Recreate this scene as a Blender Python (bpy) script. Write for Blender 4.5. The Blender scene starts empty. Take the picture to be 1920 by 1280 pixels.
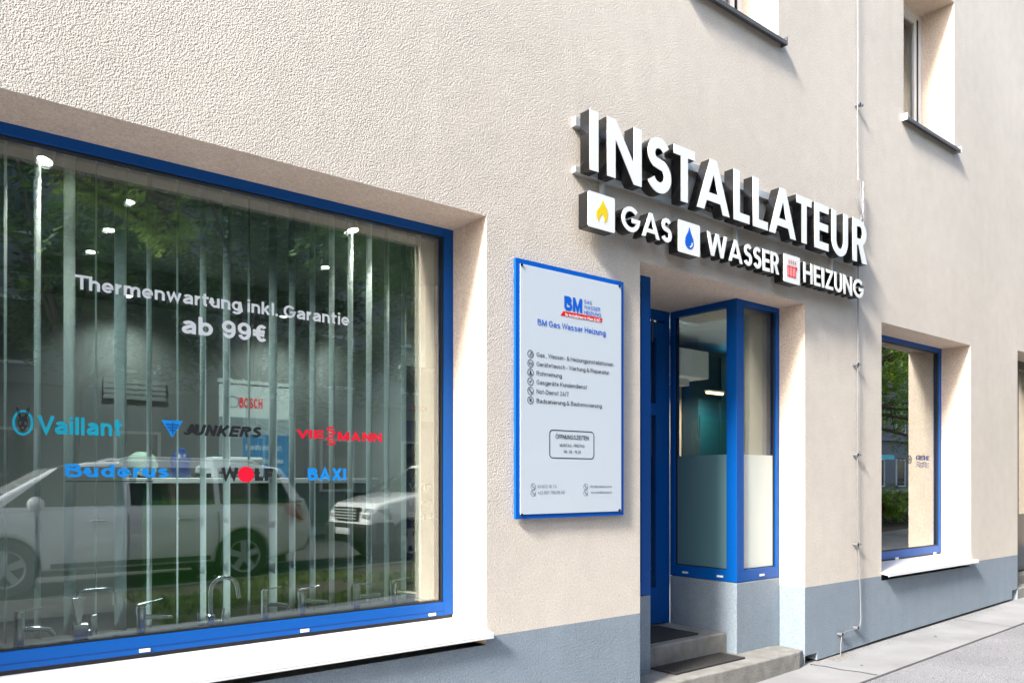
import bpy, bmesh, math, random
from math import radians, sin, cos, pi, sqrt
from mathutils import Vector, Matrix
random.seed(7)
S = bpy.context.scene
COL = S.collection

# ---------------------------------------------------------------- camera
FPX, HY, TH, CD, CH = 1480.0, 902.0, radians(51.2), 3.6, 1.53   # focal (px of 1920), horizon row, heading, distance to facade, eye height
cam = bpy.data.cameras.new('camera')
camo = bpy.data.objects.new('camera', cam); COL.objects.link(camo); S.camera = camo
cam.sensor_width = 36; cam.lens = FPX/1920*36; cam.shift_y = (HY-640)/1920
cam.clip_start = .05; cam.clip_end = 600
camo.location = (0, -CD, CH); camo.rotation_euler = (pi/2, 0, TH-pi/2)

def at(px, py, y=0.0):
    """point of the photograph's pixel on the real plane y = const"""
    t = (px-960)/FPX; D = CD+y
    X = D*(cos(TH)+t*sin(TH))/(sin(TH)-t*cos(TH)); d = X*cos(TH)+D*sin(TH)
    return X, CH-(py-HY)/FPX*d

# ---------------------------------------------------------------- world and sun
SUND = Vector((4.5, 1.0, -3.4)).normalized()           # direction the light travels
el = math.asin(-SUND.z); az = math.atan2(-SUND.x, -SUND.y)
w = bpy.data.worlds.new('World'); S.world = w; w.use_nodes = True
nt = w.node_tree; bg = nt.nodes['Background']
sky = nt.nodes.new('ShaderNodeTexSky'); sky.sky_type = 'NISHITA'; sky.sun_disc = False
sky.sun_elevation = el; sky.sun_rotation = az; sky.air_density = 1.0; sky.dust_density = 2.2; sky.ozone_density = .8
nt.links.new(sky.outputs[0], bg.inputs[0]); bg.inputs[1].default_value = .15
sl = bpy.data.lights.new('sun', 'SUN'); sl.energy = 3.3; sl.angle = radians(9.0); sl.color = (1, .95, .86)
so = bpy.data.objects.new('sun', sl); COL.objects.link(so); so.rotation_euler = SUND.to_track_quat('-Z', 'Y').to_euler()
so.location = (-20, -6, 18)
S.view_settings.view_transform = 'Standard'; S.view_settings.look = 'None'
S.view_settings.exposure = 1.56; S.view_settings.gamma = 1
S.cycles.max_bounces = 10; S.cycles.transparent_max_bounces = 24; S.cycles.use_denoising = True
S.cycles.caustics_reflective = False; S.cycles.caustics_refractive = False; S.cycles.sample_clamp_indirect = 6

# ---------------------------------------------------------------- materials
def nn(m, t, **k):
    n = m.node_tree.nodes.new(t)
    for a, b in k.items(): setattr(n, a, b)
    return n
def ln(m, a, b): m.node_tree.links.new(a, b)
def mat(name, col, rough=.6, metal=0, spec=.5, coat=0, var=0, vscale=3, bump=0, bscale=50, emit=None, estr=0, bdist=.01):
    m = bpy.data.materials.new(name); m.use_nodes = True
    b = m.node_tree.nodes['Principled BSDF']
    b.inputs['Base Color'].default_value = (*col, 1); b.inputs['Roughness'].default_value = rough
    b.inputs['Metallic'].default_value = metal; b.inputs['Specular IOR Level'].default_value = spec
    b.inputs['Coat Weight'].default_value = coat; b.inputs['Coat Roughness'].default_value = .04
    if emit: b.inputs['Emission Color'].default_value = (*emit, 1); b.inputs['Emission Strength'].default_value = estr
    tc = nn(m, 'ShaderNodeTexCoord')
    if var:
        n = nn(m, 'ShaderNodeTexNoise'); n.inputs['Scale'].default_value = vscale; n.inputs['Detail'].default_value = 6
        ln(m, tc.outputs['Object'], n.inputs['Vector'])
        r = nn(m, 'ShaderNodeMapRange'); r.inputs[1].default_value = .3; r.inputs[2].default_value = .7
        r.inputs[3].default_value = 1-var; r.inputs[4].default_value = 1+var
        ln(m, n.outputs[0], r.inputs[0])
        mx = nn(m, 'ShaderNodeVectorMath', operation='SCALE'); mx.inputs[0].default_value = col
        ln(m, r.outputs[0], mx.inputs['Scale']); ln(m, mx.outputs[0], b.inputs['Base Color'])
    if bump:
        n2 = nn(m, 'ShaderNodeTexNoise'); n2.inputs['Scale'].default_value = bscale; n2.inputs['Detail'].default_value = 3
        ln(m, tc.outputs['Object'], n2.inputs['Vector'])
        bp = nn(m, 'ShaderNodeBump'); bp.inputs['Strength'].default_value = bump; bp.inputs['Distance'].default_value = bdist
        ln(m, n2.outputs[0], bp.inputs['Height']); ln(m, bp.outputs[0], b.inputs['Normal'])
    return m

def stucco(name, col, strength=1.0, streak=0.0, gs=115.0):
    m = bpy.data.materials.new(name); m.use_nodes = True
    b = m.node_tree.nodes['Principled BSDF']; b.inputs['Roughness'].default_value = .92; b.inputs['Specular IOR Level'].default_value = .25
    tc = nn(m, 'ShaderNodeTexCoord'); V = tc.outputs['Object']
    big = nn(m, 'ShaderNodeTexNoise'); big.inputs['Scale'].default_value = .55; big.inputs['Detail'].default_value = 5; ln(m, V, big.inputs['Vector'])
    mid = nn(m, 'ShaderNodeTexNoise'); mid.inputs['Scale'].default_value = 7; mid.inputs['Detail'].default_value = 4; ln(m, V, mid.inputs['Vector'])
    mp = nn(m, 'ShaderNodeMapping'); mp.inputs['Scale'].default_value = (5, 5, .35); ln(m, V, mp.inputs['Vector'])
    st = nn(m, 'ShaderNodeTexNoise'); st.inputs['Scale'].default_value = 1.4; st.inputs['Detail'].default_value = 5; ln(m, mp.outputs[0], st.inputs['Vector'])
    grain = nn(m, 'ShaderNodeTexNoise'); grain.inputs['Scale'].default_value = gs; grain.inputs['Detail'].default_value = 2.2; grain.inputs['Roughness'].default_value = .55
    ln(m, V, grain.inputs['Vector'])
    vor = nn(m, 'ShaderNodeTexVoronoi', feature='SMOOTH_F1'); vor.inputs['Scale'].default_value = gs*.85
    ln(m, V, vor.inputs['Vector'])
    def rng(src, lo, hi, a=.3, c=.7):
        r = nn(m, 'ShaderNodeMapRange'); r.inputs[1].default_value = a; r.inputs[2].default_value = c
        r.inputs[3].default_value = lo; r.inputs[4].default_value = hi; ln(m, src, r.inputs[0]); return r.outputs[0]
    def mul(a, c):
        q = nn(m, 'ShaderNodeMath', operation='MULTIPLY'); ln(m, a, q.inputs[0]); ln(m, c, q.inputs[1]); return q.outputs[0]
    g2 = nn(m, 'ShaderNodeTexNoise'); g2.inputs['Scale'].default_value = gs*.5; g2.inputs['Detail'].default_value = 1.5; ln(m, V, g2.inputs['Vector'])
    f = mul(mul(rng(big.outputs[0], .91, 1.05), rng(mid.outputs[0], .965, 1.03)), mul(mul(rng(st.outputs[0], 1-.02-streak, 1.01), rng(grain.outputs[0], .86, 1.07)), rng(g2.outputs[0], .88, 1.07)))
    sp = nn(m, 'ShaderNodeTexNoise'); sp.inputs['Scale'].default_value = 26; sp.inputs['Detail'].default_value = 6; sp.inputs['Roughness'].default_value = .7; ln(m, V, sp.inputs['Vector'])
    f = mul(f, rng(sp.outputs[0], .80 if streak else .90, 1.0, .30, .40))
    mx = nn(m, 'ShaderNodeVectorMath', operation='SCALE'); mx.inputs[0].default_value = col
    ln(m, f, mx.inputs['Scale']); ln(m, mx.outputs[0], b.inputs['Base Color'])
    a0 = nn(m, 'ShaderNodeMath', operation='SUBTRACT'); ln(m, grain.outputs[0], a0.inputs[0]); ln(m, vor.outputs['Distance'], a0.inputs[1])
    ad = nn(m, 'ShaderNodeMath', operation='MULTIPLY_ADD'); ln(m, g2.outputs[0], ad.inputs[0]); ad.inputs[1].default_value = .85; ln(m, a0.outputs[0], ad.inputs[2])
    bp = nn(m, 'ShaderNodeBump'); bp.inputs['Strength'].default_value = strength; bp.inputs['Distance'].default_value = .0045
    ln(m, ad.outputs[0], bp.inputs['Height'])
    bp2 = nn(m, 'ShaderNodeBump'); bp2.inputs['Strength'].default_value = .5; bp2.inputs['Distance'].default_value = .006
    ln(m, mid.outputs[0], bp2.inputs['Height']); ln(m, bp.outputs[0], bp2.inputs['Normal']); ln(m, bp2.outputs[0], b.inputs['Normal'])
    return m

def glass(name, tint, base, grow, rough=0.0, thinfrost=0):
    """window glass: clear body with a Fresnel mirror on each surface"""
    m = bpy.data.materials.new(name); m.use_nodes = True; N = m.node_tree.nodes; N.remove(N['Principled BSDF'])
    out = N['Material Output']
    tr = nn(m, 'ShaderNodeBsdfTransparent'); tr.inputs[0].default_value = (*tint, 1)
    gl = nn(m, 'ShaderNodeBsdfGlossy'); gl.inputs['Roughness'].default_value = rough; gl.inputs[0].default_value = (.93, .98, .97, 1)
    lw = nn(m, 'ShaderNodeFresnel'); lw.inputs[0].default_value = 1.5
    ma = nn(m, 'ShaderNodeMath', operation='MULTIPLY_ADD'); ma.inputs[1].default_value = grow; ma.inputs[2].default_value = base; ma.use_clamp = True
    ln(m, lw.outputs[0], ma.inputs[0])
    mx = nn(m, 'ShaderNodeMixShader'); ln(m, ma.outputs[0], mx.inputs[0]); ln(m, tr.outputs[0], mx.inputs[1]); ln(m, gl.outputs[0], mx.inputs[2])
    ln(m, mx.outputs[0], out.inputs[0]); return m

M = {}
M['wall'] = stucco('cream_stucco', (.72, .66, .59), .72, gs=175)
M['reveal'] = stucco('cream_smooth_render', (.83, .70, .585), .25, gs=120)  # colour lifted and warmed for bounce light missing in the reveals
M['plinth'] = stucco('blue_grey_stucco', (.28, .34, .405), .7, streak=.03, gs=160)
M['blue'] = mat('blue_powder_coat', (.0, .083, .36), .42, coat=0, spec=.25, bump=.05, bscale=220, bdist=.001)
M['blue2'] = mat('blue_gloss_backing', (.0, .10, .50), .35, spec=.3)
M['white_metal'] = mat('white_sill_metal', (.84, .85, .87), .35, var=.03, vscale=2)
M['white'] = mat('white_plastic', (.82, .83, .84), .4)
M['black'] = mat('black_gasket', (.012, .013, .015), .5)
M['dark_metal'] = mat('dark_grey_sheet', (.13, .13, .13), .45, metal=.3, var=.15, vscale=8)
M['anthracite'] = mat('anthracite_door', (.05, .055, .06), .4)
M['pane'] = glass('double_glazing', (.88, .945, .92), .10, 2.4)
M['pane_clear'] = glass('entrance_glazing', (.95, .985, .98), .01, .9)
M['pane_upper'] = glass('upper_glazing', (.8, .83, .82), .05, 1.5)
M['letter_face'] = mat('white_acrylic', (.86, .88, .88), .22, coat=.3)
M['letter_side'] = mat('black_letter_return', (.010, .010, .011), .25, coat=.15)
M['rail'] = mat('brushed_aluminium', (.72, .74, .74), .38, metal=.55)
M['yellow'] = mat('yellow_film', (.86, .62, .0), .4)
M['royal'] = mat('royal_blue_film', (.0, .11, .62), .4)
M['red'] = mat('red_film', (.66, .012, .02), .4)
M['ink'] = mat('black_ink', (.025, .03, .045), .5)
M['grey_ink'] = mat('grey_ink', (.16, .19, .24), .5)
M['board'] = mat('milky_acrylic_board', (.575, .655, .735), .12, coat=.4)
M['paleblue'] = mat('pale_blue_disc', (.51, .63, .745), .2)
M['white_film'] = mat('white_window_film', (.92, .96, .97), .5)
M['cyan'] = mat('cyan_film', (.0, .34, .50), .5)
M['azure'] = mat('azure_film', (.0, .25, .75), .5)
M['red2'] = mat('bright_red_film', (.80, .0, .03), .5)
M['black_film'] = mat('black_film', (.012, .015, .018), .5)
M['chrome'] = mat('chrome', (.98, .99, 1.0), .20, metal=1)
M['slat'] = mat('pale_blind_fabric', (.88, .94, .95), .8)
def _translucent(m, t):
    b = m.node_tree.nodes['Principled BSDF']; q = nn(m, 'ShaderNodeBsdfTranslucent'); q.inputs[0].default_value = b.inputs['Base Color'].default_value
    x = nn(m, 'ShaderNodeMixShader'); x.inputs[0].default_value = t; ln(m, b.outputs[0], x.inputs[1]); ln(m, q.outputs[0], x.inputs[2]); ln(m, x.outputs[0], m.node_tree.nodes['Material Output'].inputs[0])
_translucent(M['slat'], .5)
M['iwall'] = mat('grey_interior_plaster', (.30, .305, .30), .9, var=.04, vscale=1)
M['iceil'] = mat('dark_suspended_ceiling', (.11, .12, .12), .9)
M['ifloor'] = mat('dark_shop_floor', (.045, .047, .05), .35)
M['lamp'] = mat('lit_lamp', (1, 1, 1), .5, emit=(1, .96, .88), estr=9)
M['lampwarm'] = mat('warm_strip_light', (1, .8, .6), .5, emit=(1, .62, .32), estr=1.6)
M['teal'] = mat('teal_cabinet', (.004, .04, .07), .4)
M['greenpanel'] = mat('dark_green_counter', (.03, .11, .015), .5)
M['concrete'] = mat('weathered_concrete', (.235, .23, .215), .9, var=.22, vscale=9, bump=.7, bscale=60, bdist=.008)
M['slab'] = mat('smooth_asphalt_strip', (.26, .26, .268), .85, var=.16, vscale=2.2, bump=.35, bscale=150, bdist=.003)
M['soil'] = mat('dark_soil', (.06, .048, .036), .95, var=.4, vscale=30, bump=1, bscale=40)
M['mat'] = mat('black_rubber_mat', (.035, .033, .033), .8)
M['cable'] = mat('galvanised_wire', (.22, .225, .245), .5, metal=.2)
M['clip'] = mat('zinc_clip', (.24, .25, .28), .45, metal=.5)
M['whitecable'] = mat('white_cable', (.40, .40, .46), .6)

def asphalt(name, col, speck=.42, gs=120):
    m = mat(name, col, .88, bump=.5, bscale=gs, bdist=.004)
    b = m.node_tree.nodes['Principled BSDF']; tc = nn(m, 'ShaderNodeTexCoord')
    a = nn(m, 'ShaderNodeTexNoise'); a.inputs['Scale'].default_value = gs; a.inputs['Detail'].default_value = 2; ln(m, tc.outputs['Object'], a.inputs['Vector'])
    c = nn(m, 'ShaderNodeTexNoise'); c.inputs['Scale'].default_value = 1.3; c.inputs['Detail'].default_value = 7; ln(m, tc.outputs['Object'], c.inputs['Vector'])
    r = nn(m, 'ShaderNodeMapRange'); r.inputs[1].default_value = .35; r.inputs[2].default_value = .68; r.inputs[3].default_value = 1-speck; r.inputs[4].default_value = 1+speck*1.5; ln(m, a.outputs[0], r.inputs[0])
    r2 = nn(m, 'ShaderNodeMapRange'); r2.inputs[1].default_value = .3; r2.inputs[2].default_value = .7; r2.inputs[3].default_value = .88; r2.inputs[4].default_value = 1.1; ln(m, c.outputs[0], r2.inputs[0])
    q = nn(m, 'ShaderNodeMath', operation='MULTIPLY'); ln(m, r.outputs[0], q.inputs[0]); ln(m, r2.outputs[0], q.inputs[1])
    mx = nn(m, 'ShaderNodeVectorMath', operation='SCALE'); mx.inputs[0].default_value = col; ln(m, q.outputs[0], mx.inputs['Scale']); ln(m, mx.outputs[0], b.inputs['Base Color'])
    return m
M['asphalt'] = asphalt('speckled_pavement_asphalt', (.20, .20, .215))
M['road'] = asphalt('road_asphalt', (.06, .06, .065))
fr = mat('frosted_film', (.085, .18, .215), .6, spec=.25); M['frost'] = fr  # return pane film, its shade worked into the darker colour
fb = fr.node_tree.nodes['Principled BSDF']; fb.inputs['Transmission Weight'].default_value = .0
M['frost_light'] = mat('frosted_film_light', (.60, .66, .63), .55)  # same film on the front pane, sunlit tone in the colour

# ---------------------------------------------------------------- helpers
class MB:
    def __init__(s): s.v = []; s.f = []
    def add(s, vs, fs):
        o = len(s.v); s.v += [tuple(p) for p in vs]; s.f += [tuple(i+o for i in f) for f in fs]; return s
    def box(s, x0, x1, y0, y1, z0, z1):
        return s.add([(x0,y0,z0),(x1,y0,z0),(x1,y1,z0),(x0,y1,z0),(x0,y0,z1),(x1,y0,z1),(x1,y1,z1),(x0,y1,z1)],
                     [(0,3,2,1),(4,5,6,7),(0,1,5,4),(1,2,6,5),(2,3,7,6),(3,0,4,7)])
    def hexa(s, b, t):   # bottom and top quads (ccw from above)
        return s.add(list(b)+list(t), [(0,3,2,1),(4,5,6,7),(0,1,5,4),(1,2,6,5),(2,3,7,6),(3,0,4,7)])
    def quad(s, *p): return s.add(p, [(0,1,2,3)])
    def cyl(s, a, b, r, r2=None, n=16):
        return s.tube([a, b], [r, r if r2 is None else r2], n)
    def tube(s, pts, r, n=10, cap=True):
        pts = [Vector(p) for p in pts]
        if not isinstance(r, (list, tuple)): r = [r]*len(pts)
        vs = []; up = Vector((0,0,1)); prev = None
        for i, p in enumerate(pts):
            d = ((pts[min(i+1,len(pts)-1)]-p).normalized() + (p-pts[max(i-1,0)]).normalized()).normalized()
            if prev is None:
                u = d.cross(up);  u = d.cross(Vector((1,0,0))) if u.length < .05 else u
            else: u = prev - d*prev.dot(d)
            u.normalize(); prev = u; q = d.cross(u)
            for k in range(n):
                a = 2*pi*k/n; vs.append(p + (u*cos(a)+q*sin(a))*r[i])
        fs = [(i*n+k, i*n+(k+1)%n, (i+1)*n+(k+1)%n, (i+1)*n+k) for i in range(len(pts)-1) for k in range(n)]
        if cap: fs += [tuple(range(n-1,-1,-1)), tuple((len(pts)-1)*n+k for k in range(n))]
        return s.add(vs, fs)
    def lathe(s, prof, c=(0,0,0), axis='z', n=24, cap=True):
        vs = []
        for r, h in prof:
            for k in range(n):
                a = 2*pi*k/n
                p = {'z': (r*cos(a), r*sin(a), h), 'y': (r*cos(a), h, r*sin(a)), 'x': (h, r*cos(a), r*sin(a))}[axis]
                vs.append((p[0]+c[0], p[1]+c[1], p[2]+c[2]))
        m = len(prof)
        return s.add(vs, [(i*n+k, i*n+(k+1)%n, (i+1)*n+(k+1)%n, (i+1)*n+k) for i in range(m-1) for k in range(n)] + ([tuple(range(n-1,-1,-1)), tuple((m-1)*n+k for k in range(n))] if cap else []))
    def prism_y(s, poly, y0, y1):   # polygon in x,z extruded along y
        n = len(poly)
        return s.add([(x,y0,z) for x,z in poly]+[(x,y1,z) for x,z in poly],
                     [tuple(range(n)), tuple(range(2*n-1,n-1,-1))]+[(i,(i+1)%n,(i+1)%n+n,i+n) for i in range(n)])
    def prism_x(s, poly, x0, x1):   # polygon in y,z extruded along x
        n = len(poly)
        return s.add([(x0,y,z) for y,z in poly]+[(x1,y,z) for y,z in poly],
                     [tuple(range(n)), tuple(range(2*n-1,n-1,-1))]+[(i,(i+1)%n,(i+1)%n+n,i+n) for i in range(n)])
    def build(s, name, m, parent=None, smooth=False, bevel=0, seg=2, weld=False):
        me = bpy.data.meshes.new(name); me.from_pydata(s.v, [], s.f)
        bm = bmesh.new(); bm.from_mesh(me)
        if weld: bmesh.ops.remove_doubles(bm, verts=bm.verts, dist=1e-5)
        bmesh.ops.recalc_face_normals(bm, faces=bm.faces)
        if smooth:
            for f in bm.faces: f.smooth = True
            for e in bm.edges:
                if len(e.link_faces) == 2 and e.calc_face_angle(0) > radians(38): e.smooth = False
        bm.to_mesh(me); bm.free()
        me.materials.append(m if not isinstance(m, str) else M[m])
        o = bpy.data.objects.new(name, me); COL.objects.link(o)
        if parent: o.parent = parent
        if bevel:
            b = o.modifiers.new('bevel', 'BEVEL'); b.width = bevel; b.segments = seg; b.limit_method = 'ANGLE'; b.angle_limit = radians(35)
        return o
def tag(o, label=None, cat=None, group=None, kind=None):
    if label: o['label'] = label
    if cat: o['category'] = cat
    if group: o['group'] = group
    if kind: o['kind'] = kind
    return o
def thing(name, label, cat, loc=(0,0,0), rz=0, group=None):
    o = bpy.data.objects.new(name, None); COL.objects.link(o); o.location = loc; o.rotation_euler.z = rz; o.empty_display_size = .1
    return tag(o, label, cat, group)
def box(name, m, parent, *b, bevel=0): return MB().box(*b).build(name, m, parent, bevel=bevel)

def from_curve(c, name, m, parent, fn):
    o = bpy.data.objects.new('tmp', c); COL.objects.link(o)
    dg = bpy.context.evaluated_depsgraph_get(); me = bpy.data.meshes.new_from_object(o.evaluated_get(dg)); bpy.data.objects.remove(o)
    for v in me.vertices: v.co = fn(v.co)
    me.name = name; me.materials.clear(); me.materials.append(M[m] if isinstance(m, str) else m)
    r = bpy.data.objects.new(name, me); COL.objects.link(r)
    if parent: r.parent = parent
    return r
def shape(loops, name, m, parent, y, depth=.001, fn=None):
    """flat shape with holes: loops in (x,z), front face at y, extruded to y+depth"""
    c = bpy.data.curves.new(name, 'CURVE'); c.dimensions = '2D'; c.fill_mode = 'BOTH'; c.extrude = depth/2
    for lp in loops:
        sp = c.splines.new('POLY'); sp.points.add(len(lp)-1); sp.use_cyclic_u = True
        for p, q in zip(sp.points, lp): p.co = (q[0], q[1], 0, 1)
    return from_curve(c, name, m, parent, fn or (lambda v: Vector((v.x, y+depth/2-v.z, v.y))))
def _a(cx, cz, rx, rz, a0, a1, n=12): return [(cx+rx*cos(radians(a0+(a1-a0)*i/n)), cz+rz*sin(radians(a0+(a1-a0)*i/n))) for i in range(n+1)]
def _stroke(pts, s):
    n = len(pts); closed = (Vector(pts[0])-Vector(pts[-1])).length < 1e-6; Lf = []; R = []
    for i in range(n):
        p = Vector(pts[i]); d0 = (p-Vector(pts[i-1])).normalized() if i else ((Vector(pts[0])-Vector(pts[-2])).normalized() if closed else None)
        d1 = (Vector(pts[i+1])-p).normalized() if i < n-1 else ((Vector(pts[1])-Vector(pts[0])).normalized() if closed else None)
        d0 = d0 or d1; d1 = d1 or d0; n1 = Vector((-d1.y, d1.x)); m_ = (Vector((-d0.y, d0.x))+n1); m_ = m_.normalized() if m_.length > 1e-6 else n1
        k = s/2/max(.45, m_.dot(n1)); Lf.append(p+m_*k); R.append(p-m_*k)
    return Lf, R
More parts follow.
